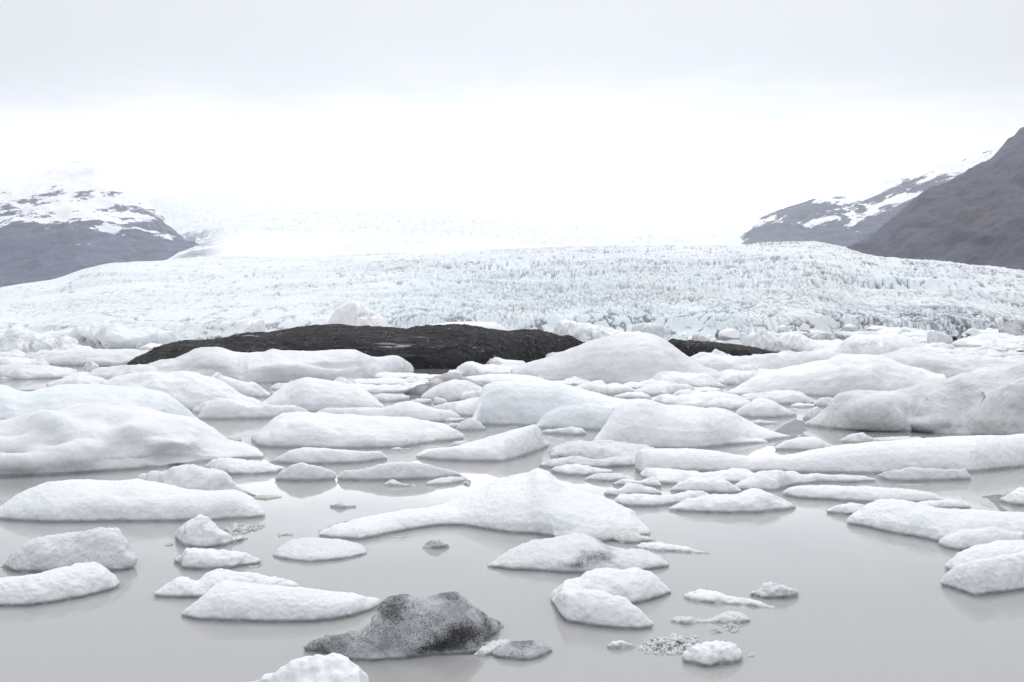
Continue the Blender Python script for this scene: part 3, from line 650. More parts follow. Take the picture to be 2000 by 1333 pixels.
# ---- thin drowned slivers
for i, (x0, x1, y, lb) in enumerate([
        (820, 885, 872, 'thin brown sliver of drowned ice left of the wedge-shaped floe'), (908, 926, 850.5, 'thin brown sliver right of the small white cone'),
        (990, 1012, 834, 'thin brown sliver at the foot of the pale blue berg'), (1750, 1806, 947.5, 'thin brown sliver in front of the crisp slab floe'),
        (760, 795, 1049, 'thin grey sliver beside the tail of the pyramid floe'), (1565, 1605, 869, 'thin brown sliver on the reflection by the low dome'),
        (786, 804, 877, 'short brown sliver under the broad stepped floe'), (482, 508, 1108, 'pale drowned sliver right of the low floe')]):
    m_ = .5*(x0+x1)
    floe(lb, f'{x0},{y-.5} {m_-5},{y-1.8} {m_+6},{y-1.2} {x1},{y-.6}', f'{x0},{y+.4} {m_},{y+1.8} {x1},{y+.4}', 'sliver', 'ice_sliver', 'ice sliver', 'thin ice slivers', s=.35, amp=.3, lump=.3, sit=1)
floe('small white knob at the edge of the broad stepped floe', '763,877 775,873 790,877', '763,879.5 776,881 790,879', 'white', 'ice_chunk', 'ice chunk', 'small ice chunks')
floe('small white floe left of the wedge-shaped floe', '878,869 890,862 905,861 918,864', '878,871 900,873 918,869', 'grainy', 'ice_chunk', 'ice chunk', 'small ice chunks')
slush('tiny slush ball at the left wing of the pyramid floe', '904,943 912,939 919,942 917,949 907,949', 40, .02, .05, seed=9)
slush('loose slush crumbs left of the steep white lump', '318,1063 345,1062 349,1068 322,1067', 24, .012, .012, seed=10)
slush('ragged slush fringe at the left tip of the pyramid floe tail', '622,1038 650,1029 690,1014 700,1015 660,1030 628,1042', 60, .016, .03, seed=11)
slush('crumb of slush right of the rounded coarse-grained floe', '1460,1280 1472,1278 1474,1282 1462,1283', 10, .012, .012, seed=12)

# ------------------------------------------------------------------ faceted blocks of the far brash band
def block_mesh(seed, flat=.7, cuts=9):
    rg = np.random.default_rng(seed)
    bm = bmesh.new(); bmesh.ops.create_icosphere(bm, subdivisions=4, radius=1.)
    co = np.array([v.co[:] for v in bm.verts])
    for _ in range(cuts):
        nrm = rg.normal(size=3); nrm[2] *= .8; nrm /= np.linalg.norm(nrm)
        h = rg.uniform(.45, .85)
        ov = np.maximum(co@nrm-h, 0)
        co = co-ov[:, None]*nrm*.95
    co = co*(1+.05*fbm(co*3, 3, seed)[:, None])
    co[:, 2] *= flat
    for v, c in zip(bm.verts, co): v.co = c
    me = bpy.data.meshes.new('ice_block'); bm.to_mesh(me); bm.free()
    me.polygons.foreach_set('use_smooth', [True]*len(me.polygons))
    return me

def block(label, px, y_base, w_px, h_px, mat='far', seed=1, rot=0., name='ice_block', group='ice blocks of the far brash band', flat=.7, cuts=9, tilt=0., cat='ice block'):
    d = CAM_H*F_PX/(y_base-HOR)
    me = block_mesh(seed, 1., cuts)
    co = np.array([v.co[:] for v in me.vertices])
    c, s_ = math.cos(rot), math.sin(rot)
    co = np.stack([co[:, 0]*c-co[:, 1]*s_, co[:, 0]*s_+co[:, 1]*c, co[:, 2]], 1)
    ct, st = math.cos(tilt), math.sin(tilt)
    co = np.stack([co[:, 0]*ct+co[:, 2]*st, co[:, 1], -co[:, 0]*st+co[:, 2]*ct], 1)
    ex = co.max(0)-co.min(0)
    W, Hh = w_px/F_PX*d, h_px/F_PX*d
    co[:, 0] *= W/ex[0]; co[:, 1] *= W*.8/ex[1]; co[:, 2] *= Hh*1.35/ex[2]
    co[:, 2] += Hh-co[:, 2].max()
    me.vertices.foreach_set('co', co.astype(np.float32).reshape(-1)); me.update()
    o = link(name, me, M[mat]); o.location = ((px-CX)/F_PX*d, d, 0)
    return tag(o, label, cat, group)

FB = 'icebergs of the far brash band'
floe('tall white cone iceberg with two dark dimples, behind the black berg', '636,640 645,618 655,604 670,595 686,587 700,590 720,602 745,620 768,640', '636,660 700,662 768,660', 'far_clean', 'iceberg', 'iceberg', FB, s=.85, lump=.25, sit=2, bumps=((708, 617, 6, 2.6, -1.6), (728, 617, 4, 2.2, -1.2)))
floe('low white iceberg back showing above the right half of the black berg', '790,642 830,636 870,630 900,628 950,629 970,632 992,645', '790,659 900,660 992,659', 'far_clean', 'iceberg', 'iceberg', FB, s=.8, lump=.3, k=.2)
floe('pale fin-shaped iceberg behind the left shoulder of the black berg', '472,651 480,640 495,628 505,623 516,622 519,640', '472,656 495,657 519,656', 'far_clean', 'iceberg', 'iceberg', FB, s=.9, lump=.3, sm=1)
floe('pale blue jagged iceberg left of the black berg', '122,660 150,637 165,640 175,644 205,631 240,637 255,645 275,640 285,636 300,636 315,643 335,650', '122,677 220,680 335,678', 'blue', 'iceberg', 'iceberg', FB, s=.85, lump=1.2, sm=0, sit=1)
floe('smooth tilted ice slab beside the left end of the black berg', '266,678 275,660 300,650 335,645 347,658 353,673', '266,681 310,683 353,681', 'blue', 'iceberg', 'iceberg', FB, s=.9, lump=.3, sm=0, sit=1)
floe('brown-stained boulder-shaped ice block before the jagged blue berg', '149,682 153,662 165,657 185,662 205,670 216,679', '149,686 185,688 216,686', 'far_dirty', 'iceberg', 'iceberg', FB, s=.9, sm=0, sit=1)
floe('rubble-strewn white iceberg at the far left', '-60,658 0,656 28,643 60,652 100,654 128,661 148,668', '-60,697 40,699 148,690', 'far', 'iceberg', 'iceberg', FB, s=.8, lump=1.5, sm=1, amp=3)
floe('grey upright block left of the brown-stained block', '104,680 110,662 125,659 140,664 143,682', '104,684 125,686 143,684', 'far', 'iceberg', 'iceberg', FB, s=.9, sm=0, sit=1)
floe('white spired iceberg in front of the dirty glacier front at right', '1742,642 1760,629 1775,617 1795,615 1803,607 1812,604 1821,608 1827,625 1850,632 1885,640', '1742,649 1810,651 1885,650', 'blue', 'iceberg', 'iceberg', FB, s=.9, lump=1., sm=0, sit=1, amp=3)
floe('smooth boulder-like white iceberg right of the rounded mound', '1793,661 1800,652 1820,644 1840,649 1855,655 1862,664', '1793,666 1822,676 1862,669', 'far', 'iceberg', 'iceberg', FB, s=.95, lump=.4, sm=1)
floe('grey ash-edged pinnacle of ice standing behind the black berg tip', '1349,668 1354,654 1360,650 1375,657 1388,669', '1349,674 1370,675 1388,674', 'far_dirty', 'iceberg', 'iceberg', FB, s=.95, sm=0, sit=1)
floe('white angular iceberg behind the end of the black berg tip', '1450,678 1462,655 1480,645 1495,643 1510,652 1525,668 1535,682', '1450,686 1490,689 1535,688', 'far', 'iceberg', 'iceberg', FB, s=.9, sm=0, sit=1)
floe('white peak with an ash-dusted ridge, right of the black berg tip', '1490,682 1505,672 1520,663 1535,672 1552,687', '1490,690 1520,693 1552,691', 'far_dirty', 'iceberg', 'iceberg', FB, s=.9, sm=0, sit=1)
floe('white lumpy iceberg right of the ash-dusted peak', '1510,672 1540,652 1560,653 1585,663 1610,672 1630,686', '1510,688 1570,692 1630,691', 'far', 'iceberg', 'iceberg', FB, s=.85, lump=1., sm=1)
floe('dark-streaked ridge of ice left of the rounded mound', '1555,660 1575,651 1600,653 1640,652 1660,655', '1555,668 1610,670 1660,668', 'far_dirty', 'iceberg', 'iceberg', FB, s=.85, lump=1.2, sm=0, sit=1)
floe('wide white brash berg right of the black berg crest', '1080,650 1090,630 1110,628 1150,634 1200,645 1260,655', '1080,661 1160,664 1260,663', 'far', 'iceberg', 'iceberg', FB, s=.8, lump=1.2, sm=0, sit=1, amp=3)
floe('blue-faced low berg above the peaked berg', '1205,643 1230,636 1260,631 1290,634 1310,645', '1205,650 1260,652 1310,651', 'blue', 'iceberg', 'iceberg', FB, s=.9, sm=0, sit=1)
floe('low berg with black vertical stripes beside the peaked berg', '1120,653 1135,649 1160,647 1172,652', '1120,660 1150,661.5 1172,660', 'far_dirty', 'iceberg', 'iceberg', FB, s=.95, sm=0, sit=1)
block('square white block standing in the brash, left of the dark-streaked ridge', 1570, 653, 24, 22, 'far', 11, .3, cuts=12)
block('upright white block just above the rounded mound', 1660, 652, 34, 19, 'far', 12, .9, cuts=12)
block('dark split slab standing behind the rounded mound', 1686, 651, 9, 16, 'far_dirty', 13, .2, cuts=10)
block('long white slab right of the dark split slab', 1728, 652, 62, 16, 'far', 14, .1, cuts=12)
block('grey-stained white block at the far right edge', 1985, 657, 60, 30, 'far_dirty', 15, .5, cuts=10, tilt=.4)
block('muddy grey block near the far right edge', 1935, 652, 30, 19, 'far_dirty', 16, .8)
block('small black stone-like ice lump right of the smooth boulder-like iceberg', 1864, 663, 9, 6, 'ash', 17, .3)
block('white wedge block in the brash near the right edge', 1905, 655, 36, 14, 'far', 18, .3, tilt=.5)
block('white block between the spired iceberg and the long slab', 1770, 656, 40, 14, 'far', 19, .6)
block('small blue-white block below the jagged blue berg', 105, 690, 30, 15, 'blue', 20, .4)
block('black-stained ice lump behind the ash-edged pinnacle', 1402, 656, 14, 12, 'far_dirty', 21, .4)
block('white rounded block behind the black berg tip', 1425, 662, 44, 20, 'far', 22, .4)
block('white block at the foot of the fin-shaped iceberg', 432, 662, 26, 12, 'far', 23, .8)
block('wide white block behind the left end of the black berg', 300, 690, 56, 20, 'far', 24, .1)
block('pale blue block at the glacier front, right of centre', 1492, 651, 18, 16, 'blue', 25, .1)
block('jagged white block left of the square white block', 1530, 652, 24, 17, 'far', 26, 1.1, tilt=.3)

# loose lumps filling the far band: nothing tells them apart
protos = [block_mesh(100+i, .55+.05*(i % 5), 7+i % 4) for i in range(14)]
for i in range(230):
    d = float(np.exp(rng.uniform(np.log(105), np.log(560))))
    y = HOR+CAM_H*F_PX/d
    px = rng.uniform(-60, 2060)
    if 250 < px < 1150 and y > 676: continue
    w = rng.uniform(8, 26)/F_PX*d*(.7 if d > 300 else 1.)
    o = bpy.data.objects.new('ice_lump', protos[i % 14]); COL.objects.link(o)
    if not protos[i % 14].materials: protos[i % 14].materials.append(M['far_dirty'] if i % 14 in (3,) else M['far'])
    o.location = ((px-CX)/F_PX*d, d, -.1*w*.3)
    o.scale = (w*.5*rng.uniform(.8, 1.5), w*.5, w*.5*rng.uniform(.45, 1.0)); o.rotation_euler = (rng.uniform(-.2, .2), rng.uniform(-.2, .2), rng.uniform(0, 6.28))
    if i % 14 == 3: tag(o, 'small ash-stained ice lump packed in the far brash below the glacier', 'ice lump', 'ash-stained lumps in the far brash')
    else: tag(o, 'small white ice lump packed in the far brash below the glacier', 'ice lump', 'white lumps in the far brash')

# low plates that close the gaps between the middle-distance bergs
def plate_mesh(seed):
    rg = np.random.default_rng(seed)
    bm = bmesh.new(); bmesh.ops.create_uvsphere(bm, u_segments=64, v_segments=32, radius=1.)
    co = np.array([v.co[:] for v in bm.verts])
    a = np.arctan2(co[:, 1], co[:, 0])
    rr = 1+.25*fbm(np.stack([np.cos(a)*1.3, np.sin(a)*1.3, a*0], 1)+seed, 3, seed)
    co[:, :2] *= rr[:, None]
    co[:, 2] *= 1+.75*fbm(co*np.array([2.6, 2.6, 0])+seed*3.1, 4, seed+3)
    co = co*(1+.05*fbm(co*6+seed, 3, seed+5)[:, None])
    for v, c in zip(bm.verts, co): v.co = c
    me = bpy.data.meshes.new('ice_plate'); bm.to_mesh(me); bm.free()
    me.polygons.foreach_set('use_smooth', [True]*len(me.polygons))
    me.materials.append(M['mid']); return me
plates = [plate_mesh(300+i) for i in range(10)]
for i in range(330):
    y = HOR+(9+113*rng.uniform(0, 1)**1.25); d = CAM_H*F_PX/(y-HOR); px = rng.uniform(-40, 2040)
    if y < 700 and 240 < px < 1540: continue
    if y > 742 and not (560 < px < 830 or 1040 < px < 1420): continue
    w = rng.uniform(40, 120)/F_PX*d
    o = bpy.data.objects.new('ice_plate', plates[i % 10]); COL.objects.link(o)
    o.location = ((px-CX)/F_PX*d, d, 0); o.rotation_euler = (0, 0, rng.uniform(-.5, .5)+(math.pi if i % 2 else 0))
    o.scale = (w*.5, w*rng.uniform(.25, .5), rng.uniform(.12, .34)+(w*rng.uniform(.05, .12) if y < 715 else 0))
    tag(o, 'low white ice plate packed between the middle-distance bergs', 'ice plate', 'low plates between the bergs')

# boulders riding on the black berg
def boulder(px, y, w_px, i):
    dg = bpy.context.evaluated_depsgraph_get()
    d0 = Vector(((px-CX)/F_PX, 1, -(y-HOR)/F_PX)).normalized()
    hit, loc, nrm, _, ob, _ = scene.ray_cast(dg, Vector((0, 0, CAM_H)), d0)
    if not hit or ob.name != 'ash_covered_iceberg': return
    r = w_px/F_PX*loc.y*.5
    o = link('boulder', block_mesh(500+i, .8, 10), M['boulder'])
    o.location = loc; o.scale = (r, r, r); o.rotation_euler = (0, 0, i)
    return o
bpy.context.view_layer.update()
for i, (px, y, w, lb) in enumerate([
        (440, 661.5, 8, 'small brown boulder on the left shoulder of the black berg'),
        (735, 657, 10, 'brown boulder below the crest of the black berg, middle of three'),
        (697, 667, 7, 'small brown boulder on the black berg, left of the larger boulder'),
        (738, 647, 5, 'tiny brown stone just under the black berg crest'),
        (335, 671, 7, 'brown boulder on the stepped left end of the black berg'),
        (264, 713.5, 7, 'brown boulder at the low left tip of the black berg')]):
    o = boulder(px, y, w, i)
    if o: tag(o, lb, 'boulder', 'boulders on the black berg')

# ------------------------------------------------------------------ lagoon
S = 16000
bmw = bmesh.new(); bmesh.ops.create_grid(bmw, x_segments=8, y_segments=8, size=S)
mw = bpy.data.meshes.new('lagoon_water'); bmw.to_mesh(mw); bmw.free()
w_ = link('lagoon_water', mw, M['water']); tag(w_, 'still milky grey water of the glacier lagoon', None, None, 'structure')

# ------------------------------------------------------------------ glacier tongue
def pxl(x, pts):
    p = np.array(pts, float); return np.interp(x, p[:, 0], p[:, 1])
def gsm(x, pts, w=12):
    xx = np.linspace(-400, 2400, 1401); y = pxl(xx, pts)
    k = np.exp(-np.linspace(-2, 2, 2*w+1)**2); k /= k.sum()
    y = np.convolve(np.pad(y, w, mode='edge'), k, 'valid')
    return np.interp(x, xx, y)

CREST = [(-400, 640), (-100, 588), (0, 564), (60, 555), (110, 545), (160, 527), (200, 519), (260, 513), (330, 509), (480, 506), (600, 503), (700, 499),
         (850, 495), (950, 492), (1050, 488), (1150, 484), (1250, 481), (1350, 480), (1450, 481), (1530, 477), (1590, 475), (1640, 482),
         (1670, 495), (1720, 503), (1800, 512), (1900, 521), (2000, 530), (2100, 538), (2400, 560)]
CREST_D = [(-400, 1100), (0, 1350), (300, 1700), (700, 2100), (1100, 2200), (1400, 2100), (1600, 1900), (1700, 1600), (2000, 1350), (2400, 1200)]

def build_tongue():
    nc, nr = 1500, 560
    px = np.linspace(-260, 2260, nc)
    t = np.linspace(0, 1, nr)**1.55
    PX, TT = np.meshgrid(px, t)
    d0 = 640+22*np.sin(PX/140.)+14*np.sin(PX/53.+1)
    de = gsm(PX, CREST_D, 30)
    D = d0+(de*1.14-d0)*TT
    X = (PX-CX)/F_PX*D; Y = D
    tc = np.clip((D-d0)/(de-d0), 0, 1.2)
    ze = CAM_H+(HOR-gsm(PX, CREST, 10))/F_PX*de
    flat0 = np.stack([X.ravel(), Y.ravel(), np.zeros(X.size)], 1)
    cliff = pxl(PX, [(-400, 3.), (500, 3.5), (800, 7.), (2400, 7.)])
    prof = np.where(tc <= 1, tc**.82, 1-1.6*(tc-1))
    Zb = cliff*(1+.7*fbm(flat0/np.array([16., 40., 1.]), 3, 77).reshape(X.shape)*np.exp(-tc*40))*sstep(0, .012, tc)+(ze-cliff)*prof
    flat = np.stack([X.ravel(), Y.ravel(), np.zeros(X.size)], 1)
    # slow swells of the ice surface
    Zb += (13*fbm(flat/np.array([280., 140., 1]), 4, 3)).reshape(X.shape)*sstep(.05, .3, tc)*sstep(1.05, .8, tc)
    # long curved pressure bands lying across the flow
    sk = D+.28*np.abs(PX-1000)/F_PX*D*.6
    bw = np.stack([(X+30*fbm(flat/120., 2, 201).reshape(X.shape)).ravel()/240., (sk+22*fbm(flat/90., 3, 202).reshape(X.shape)).ravel()/62., np.zeros(X.size)], 1)
    band = (1-np.abs(fbm(bw, 3, 203))*2.2).reshape(X.shape)
    Zb += 7.5*(band-.5)*sstep(.02, .2, tc)*sstep(1.05, .85, tc)*pxl(PX, [(-400, .5), (600, .6), (900, 1.), (2400, 1.)])
    # how broken the ice is, across the tongue
    brk = pxl(PX, [(-400, .13), (300, .13), (600, .22), (760, .7), (900, 1.), (1250, 1.), (1450, .75), (1700, .6), (2400, .65)])
    brk = np.clip(brk*(.55+.75*np.clip(band, 0, 1))*(1+1.5*fbm(flat/np.array([150., 110., 1.]), 3, 11).reshape(X.shape)), .10, 1.5)
    wx = X+9*fbm(flat/30., 3, 21).reshape(X.shape); wy = Y+9*fbm(flat/30.+9, 3, 22).reshape(X.shape)
    # flow lines swing to the sides: shear the cells with x
    ang = pxl(PX, [(-400, -.5), (500, -.3), (1000, 0), (1500, .5), (2400, .9)])
    ux = wx*np.cos(ang)+wy*np.sin(ang); uy = -wx*np.sin(ang)+wy*np.cos(ang)
    F1, F2, idh = worley(ux/9.5, uy/19., 5)
    crack = np.clip(1-(F2-F1)/.30, 0, 1)
    G1, G2, idg = worley(ux/4.4, uy/8., 8)
    crack2 = np.clip(1-(G2-G1)/.34, 0, 1)
    blk = (idh-.5)*1.7*brk+(idg-.5)*.6*brk - crack**1.5*2.6*brk - crack2**1.5*1.1*brk
    fade = sstep(-.01, .03, tc)
    Z = Zb+blk*fade*(.95-.6*sstep(.1, .85, tc))
    Z += .5*fbm(flat/9., 3, 31).reshape(X.shape)*fade*brk
    # dark crevasses: short curved gashes with ash in them
    side = pxl(PX, [(-400, .16), (500, .16), (800, .34), (1000, .5), (1300, .6), (1600, .58), (1850, .65), (2400, .7)])
    low = np.exp(-((tc-.06)/.09)**2)*pxl(PX, [(-400, 0), (1500, 0), (1640, .35), (1720, .2), (1800, .8), (2400, .8)])
    dash = np.zeros_like(Z)
    for k, (sx, sy, wd) in enumerate(((8., 22., .10), (22., 60., .06), (5., 13., .12))):
        nn = np.abs(fbm(np.stack([ux.ravel()/sx, uy.ravel()/sy, np.full(X.size, k*9.)], 1), 2, 81+k)).reshape(X.shape)
        gate = fbm(np.stack([ux.ravel()/(sx*1.6), uy.ravel()/(sy*.9), np.full(X.size, k*5.+2)], 1), 3, 91+k).reshape(X.shape)
        th = .40-.52*(side+.6*low)
        dash = np.maximum(dash, sstep(wd, wd*.35, nn)*sstep(th, th+.12, gate))
    iso = np.zeros_like(Z)
    for k, (sz_, wd) in enumerate(((8., .10), (17., .07))):
        nn = np.abs(fbm(np.stack([wx.ravel()/sz_, wy.ravel()/sz_, Zb.ravel()/sz_+k*7], 1), 3, 181+k)).reshape(X.shape)
        gate = fbm(np.stack([wx.ravel()/(sz_*2), wy.ravel()/(sz_*2), np.full(X.size, k*3.)], 1), 2, 191+k).reshape(X.shape)
        iso = np.maximum(iso, sstep(wd, wd*.4, nn)*sstep(.15-.35*(side+low), .3-.35*(side+low), gate))
    front = np.exp(-(tc/.13)**2)
    dash = dash*(1-front)+iso*front
    Z -= 2.4*dash*fade*(1-.5*sstep(.3, .95, tc))
    Z[0, :] = -3
    P = np.stack([X, Y, Z], -1)
    me = grid_mesh('glacier', P)
    # ash gathered along some crevasses, more of it on the right flank
    am = fbm(flat/np.array([75., 110., 1]), 4, 41).reshape(X.shape)
    crk = np.maximum(sstep(.62, .9, crack), .8*sstep(.66, .92, crack2))*sstep(.1-.3*side, .3-.3*side, am)
    ash = np.clip(np.maximum(dash*(.6+.5*side), crk*(.22+.6*side))+low*sstep(.0, .5, am+.3)*.6*np.clip(crack2+.2, 0, 1), 0, 1)
    a = me.attributes.new('ash', 'FLOAT', 'POINT'); a.data.foreach_set('value', np.clip(ash, 0, 1).astype(np.float32).ravel())
    bl = pxl(PX, [(-400, .2), (400, .25), (700, .55), (900, .8), (1200, .8), (1400, .6), (1700, .5), (2400, .3)])*sstep(1., .1, tc)
    bl = np.clip(bl*(.7+.8*fbm(flat/60., 3, 51).reshape(X.shape)+.35*crack2), 0, .8)
    b = me.attributes.new('blue', 'FLOAT', 'POINT'); b.data.foreach_set('value', bl.astype(np.float32).ravel())
    o = link('glacier', me, M['glacier'])
    tag(o, 'crevassed pale blue glacier tongue ending at the lagoon', None, None, 'structure')
build_tongue()

def build_icefall():
    nc, nr = 900, 300
    px = np.linspace(150, 1850, nc); t = np.linspace(0, 1, nr)
    PX, TT = np.meshgrid(px, t)
    D = 2300+6700*TT**1.15
    crest = gsm(PX, CREST, 20)
    y_a = crest+14
    y_b = gsm(PX, [(-400, 640), (200, 600), (300, 520), (350, 480), (450, 458), (600, 455), (700, 458), (950, 470), (1050, 482), (1200, 482), (1500, 478), (2400, 470)], 20)
    y_c = gsm(PX, [(-400, 500), (200, 420), (300, 384), (450, 386), (700, 389), (900, 391), (1000, 396), (1100, 412), (1200, 436), (1300, 440), (1500, 444), (2400, 440)], 14)
    y = np.where(D < 4800, y_a+(y_b-y_a)*sstep(2300, 4600, D), y_b+(y_c-y_b)*np.clip((D-4800)/2400, 0, 1)**.9)
    y = y-13*np.exp(-((PX-800)/120)**2-((D-3400)/500)**2)
    Z = CAM_H+(HOR-y)/F_PX*D
    beyond = np.clip((D-7200)/1800, 0, 1); Z = Z-beyond*260
    X = (PX-CX)/F_PX*D
    flat = np.stack([X.ravel(), D.ravel(), np.zeros(X.size)], 1)
    wx = X+40*fbm(flat/160., 3, 61).reshape(X.shape); wy = D+40*fbm(flat/160.+5, 3, 62).reshape(X.shape)
    F1, F2, idh = worley(wx/55., wy/45., 15)
    crack = np.clip(1-(F2-F1)/.3, 0, 1)
    am2_pre = fbm(flat/70., 5, 72, .65).reshape(X.shape)
    fall = sstep(4700, 5000, D)*.9+.75*np.exp(-((PX-800)/150)**2-((D-3400)/500)**2)+.12
    Z += ((idh-.5)*22-crack**1.5*18)*fall*(1-.5*sstep(5500, 7000, D))+10*np.exp(-((PX-378)/45)**2)*am2_pre+14*fbm(flat/400., 3, 63).reshape(X.shape)
    me = grid_mesh('icefall', np.stack([X, D, Z], -1))
    am = fbm(flat/300., 4, 71).reshape(X.shape)
    # rubble-covered margin at the foot of the left mountain
    am2 = fbm(flat/70., 5, 72, .65).reshape(X.shape)
    marg = np.exp(-((PX-378)/40)**2)*sstep(2400, 3000, D)*sstep(5600, 5000, D)*sstep(-.12, .10, am2)
    ash = np.clip(crack*.10*fall*sstep(-.2, .3, am)+marg*.85, 0, .85)
    a = me.attributes.new('ash', 'FLOAT', 'POINT'); a.data.foreach_set('value', ash.astype(np.float32).ravel())
    b = me.attributes.new('blue', 'FLOAT', 'POINT'); b.data.foreach_set('value', np.full(X.size, .1, np.float32))
    o = link('upper_glacier', me, M['icefall'])
    tag(o, 'faint upper glacier and icefall fading into cloud', None, None, 'structure')
build_icefall()

# ------------------------------------------------------------------ mountains
def mountain(name, label, mat, sil, foot, px0, px1, d_foot, d_ridge, nc=700, nr=260, amp=1., seed=0, gul=1., gx=160., lev=None):
    px = np.linspace(px0, px1, nc); v = np.linspace(0, 1.5, nr)
    PX, VV = np.meshgrid(px, v)
    dr = pxl(PX, d_ridge); dfo = pxl(PX, d_foot)
    ys = gsm(PX, sil, 2); yf = gsm(PX, foot, 6)
    zr = CAM_H+(HOR-ys)/F_PX*dr; zf = CAM_H+(HOR-yf)/F_PX*dfo-25
    D = dfo+(dr-dfo)*VV
    vc = np.clip(VV, 0, 1)
    Z = zf+(zr-zf)*(vc**.93)
    Z = np.where(VV > 1, zr-(VV-1)*(zr-zf)*.9, Z)
    X = (PX-CX)/F_PX*D
    P3 = np.stack([X.ravel(), D.ravel(), Z.ravel()], 1)
    gl = fbm(np.stack([X.ravel()/gx, D.ravel()/(gx*4), np.zeros(X.size)], 1), 4, seed).reshape(X.shape)
    rg_ = 1-np.abs(fbm(P3/np.array([260., 260., 260.]), 5, seed+3).reshape(X.shape))*2
    env = np.sin(np.clip(VV, 0, 1)*np.pi*.93+.1)**.7
    env = np.where(VV > 1, .3, np.clip(env, .06, 1))
    Z = Z+env*amp*(46*gul*gl+34*(rg_-.5))+amp*11*fbm(P3/60., 5, seed+7, .6).reshape(X.shape)
    me = grid_mesh(name, np.stack([X, D, Z], -1))
    if lev is not None:                                # how far up into the lying snow each point is
        a = me.attributes.new('lev', 'FLOAT', 'POINT'); a.data.foreach_set('value', lev(PX, VV, Z).astype(np.float32).ravel())
    o = link(name, me, mat); tag(o, label, None, None, 'structure')

mL = mountain_material('snow_patched_grey_mountain', (.024, .028, .056), (.100, .106, .170), 330, 560, 10.5, (.0030, .0030, .0115), (0, R(10), 0), thin=(660, 880, .55))  # thin: height range and strength of the painted cloud fade
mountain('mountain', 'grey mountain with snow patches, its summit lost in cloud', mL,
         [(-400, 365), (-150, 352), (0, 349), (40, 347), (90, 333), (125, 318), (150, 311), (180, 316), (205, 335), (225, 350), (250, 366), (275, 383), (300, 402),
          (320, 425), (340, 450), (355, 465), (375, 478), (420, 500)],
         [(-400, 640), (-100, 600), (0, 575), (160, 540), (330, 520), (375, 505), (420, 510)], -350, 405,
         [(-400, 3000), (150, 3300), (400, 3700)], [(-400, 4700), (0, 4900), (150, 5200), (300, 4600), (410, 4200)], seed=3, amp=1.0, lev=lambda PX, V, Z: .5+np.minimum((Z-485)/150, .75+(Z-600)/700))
mR2 = mountain_material('snow_streaked_grey_ridge', (.024, .026, .050), (.088, .090, .135), 230, 560, 8.5, (.0022, .0022, .014), (0, R(26), 0), thin=None)
mountain('snowy_ridge', 'far grey ridge with diagonal snow streaks', mR2,
         [(1440, 470), (1462, 446), (1475, 432), (1500, 415), (1540, 402), (1580, 390), (1620, 384), (1660, 381), (1690, 373), (1730, 355), (1800, 336), (1850, 320),
          (1900, 304), (1960, 284), (2050, 252), (2300, 180)],
         [(1440, 475), (1520, 478), (1600, 490), (1700, 520), (2300, 540)], 1445, 2280,
         [(1400, 4300), (1700, 3600), (2300, 3400)], [(1400, 4900), (1700, 5000), (2300, 5200)], seed=13, amp=.8,
         lev=lambda PX, V, Z: .5+1.9*(V-pxl(PX, [(1440, .72), (1500, .78), (1550, .86), (1600, .78), (1680, .72), (1750, .74), (1850, .76), (2000, .78)])))
mR1 = mountain_material('bare_brown_grey_slope', (.010, .011, .022), (.060, .061, .095), 0, None, 0, (1, 1, 1), (0, 0, 0), red=.6)
mountain('mountain_slope', 'bare dark brown mountain slope right of the glacier', mR1,
         [(1600, 520), (1635, 502), (1650, 490), (1668, 476), (1700, 464), (1722, 446), (1745, 428), (1765, 412), (1800, 386), (1830, 368), (1845, 360), (1870, 342),
          (1900, 326), (1925, 313), (1940, 301), (1955, 287), (1968, 272), (1975, 270), (1990, 258), (2005, 250), (2060, 215), (2150, 165), (2300, 100)],
         [(1600, 530), (1640, 515), (1800, 535), (2000, 552), (2300, 570)], 1628, 2300,
         [(1600, 2000), (1700, 1800), (2000, 1550), (2300, 1500)], [(1600, 2300), (1700, 2400), (2000, 2700), (2300, 2800)], seed=23, amp=1.0, gx=130.)

# ------------------------------------------------------------------ haze: the damp air over lagoon and ice
bmh = bmesh.new(); bmesh.ops.create_cube(bmh, size=1)
mh = bpy.data.meshes.new('haze'); bmh.to_mesh(mh); bmh.free()
hz = bpy.data.materials.new('damp_air'); hz.use_nodes = True
nt = hz.node_tree; nt.nodes.clear()
out = nt.nodes.new('ShaderNodeOutputMaterial'); pv = nt.nodes.new('ShaderNodeVolumePrincipled')
pv.inputs['Color'].default_value = (.86, .91, 1, 1); pv.inputs['Density'].default_value = 8.5e-5; pv.inputs['Anisotropy'].default_value = .8
nt.links.new(pv.outputs[0], out.inputs['Volume'])
ho = link('haze', mh, hz); tag(ho, 'thin pale haze over the lagoon', None, None, 'stuff')
lo_z, hi_z = 0., CAM_H
for o in scene.objects:
    if o.type == 'MESH' and o is not ho:
        cz = [(o.matrix_basis @ Vector(c)).z for c in o.bound_box]
        lo_z, hi_z = min(lo_z, min(cz)), max(hi_z, max(cz))
lo_z -= 1.; hi_z += 8.
ho.location = (0, 0, (lo_z+hi_z)/2); ho.scale = (34000, 34000, hi_z-lo_z)

# ------------------------------------------------------------------ sky and light
world = bpy.data.worlds.new('World'); scene.world = world; world.use_nodes = True
nt = world.node_tree; nt.nodes.clear(); n = N(nt)
SUN_EL, SUN_ROT = R(48), R(8)
sky = n('ShaderNodeTexSky', sky_type='NISHITA'); sky.sun_disc = False
sky.sun_elevation = SUN_EL; sky.sun_rotation = SUN_ROT
tc = n('ShaderNodeTexCoord').outputs['Generated']
z = n.sep(tc)[2]
ay = n.sep(tc)[1]
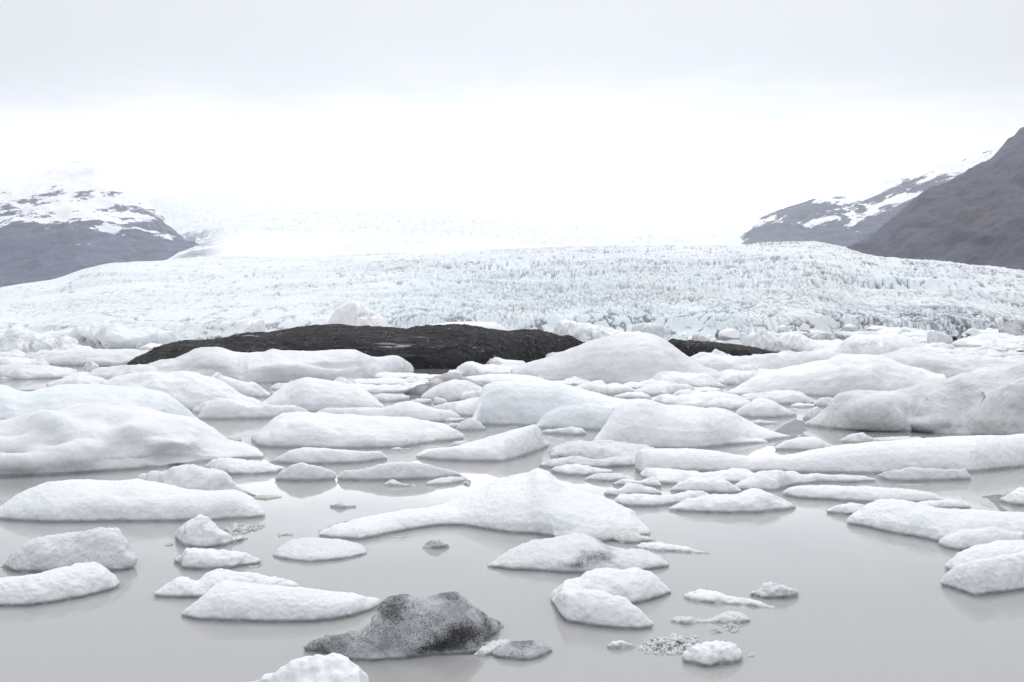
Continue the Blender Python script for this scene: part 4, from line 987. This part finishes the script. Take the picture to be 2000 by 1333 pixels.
# ragged cloud: the height the tones change at wanders with slow and fine noise
wob = n.math('ADD', n.math('MULTIPLY', n.math('SUBTRACT', n.noise(n.scale(tc, 1., 1., 3.5), 2.6, 6, .55), .5), .11),
             n.math('MULTIPLY', n.math('SUBTRACT', n.noise(n.scale(tc, 1., 1., 5.), 9., 5, .6), .5), .03))
zz = n.math('ADD', z, wob)
el = n('ShaderNodeValToRGB'); n.l(zz, el.inputs['Fac'])
e = el.color_ramp.elements
e[0].position, e[0].color = 0., (1.0, 1.01, 1.03, 1)
e[1].position, e[1].color = 1., (1.56, 1.555, 1.57, 1)
for pos_, c in ((.125, (.97, .98, 1.0)), (.155, (.93, .942, .968)), (.182, (.82, .835, .87)), (.212, (.745, .762, .788)), (.31, (.755, .771, .795)), (.55, (1.08, 1.085, 1.10))):
    q = e.new(pos_); q.color = (*c, 1)
skyc = n.mix(1., sky.outputs[0], (.1, .1, .1), 'MULTIPLY')
# the cloud is thinnest and brightest low ahead, over the glacier
azf = n.math('ADD', .99, n.math('MULTIPLY', ay, .06))
cl = n('ShaderNodeVectorMath', operation='SCALE'); n.l(el.outputs['Color'], cl.inputs[0]); n.l(azf, cl.inputs['Scale'])
low = n.sep(n.ramp(zz, .125, .295, (1, 1, 1, 1), (0, 0, 0, 1)))[0]
low = n.math('POWER', low, 3.)
glow = n.math('MULTIPLY', n.math('MULTIPLY', low, n.math('POWER', n.math('MAXIMUM', ay, 0.), 10.)), 3.)
gl = n('ShaderNodeVectorMath', operation='SCALE'); gl.inputs[0].default_value = (1, 1., 1.01); n.l(glow, gl.inputs['Scale'])
ad = n('ShaderNodeVectorMath', operation='ADD'); n.l(cl.outputs[0], ad.inputs[0]); n.l(gl.outputs[0], ad.inputs[1])
cov = n.mix(.968, skyc, ad.outputs[0])
bg = n('ShaderNodeBackground'); n.l(cov, bg.inputs['Color']); bg.inputs['Strength'].default_value = 1.0
wo = n('ShaderNodeOutputWorld'); n.l(bg.outputs[0], wo.inputs['Surface'])

sl = bpy.data.lights.new('sun', 'SUN'); sl.energy = 1.0; sl.angle = R(25); sl.color = (1, .98, .95)
so = bpy.data.objects.new('sun', sl); COL.objects.link(so)
# the sun stands behind the cloud, ahead of the camera and a little to the right
dirv = Vector((math.sin(SUN_ROT)*math.cos(SUN_EL), math.cos(SUN_ROT)*math.cos(SUN_EL), math.sin(SUN_EL)))
so.rotation_euler = dirv.to_track_quat('Z', 'Y').to_euler(); so.location = (0, 50, 60)

# ------------------------------------------------------------------ camera
cd = bpy.data.cameras.new('camera'); cam = bpy.data.objects.new('camera', cd); COL.objects.link(cam)
cam.location = (0, 0, CAM_H); cam.rotation_euler = (R(90), 0, 0)
cd.sensor_width = 36; cd.lens = 36*F_PX/2000; cd.shift_y = -(666.5-HOR)/2000
cd.clip_start = .1; cd.clip_end = 60000
scene.camera = cam

scene.view_settings.view_transform = 'Standard'; scene.view_settings.look = 'None'
scene.view_settings.exposure = 0; scene.view_settings.gamma = 1
scene.render.engine = 'CYCLES'
cy = scene.cycles
cy.max_bounces = 6; cy.diffuse_bounces = 3; cy.glossy_bounces = 3; cy.transmission_bounces = 2; cy.volume_bounces = 1
cy.use_denoising = True; cy.caustics_reflective = False; cy.caustics_refractive = False
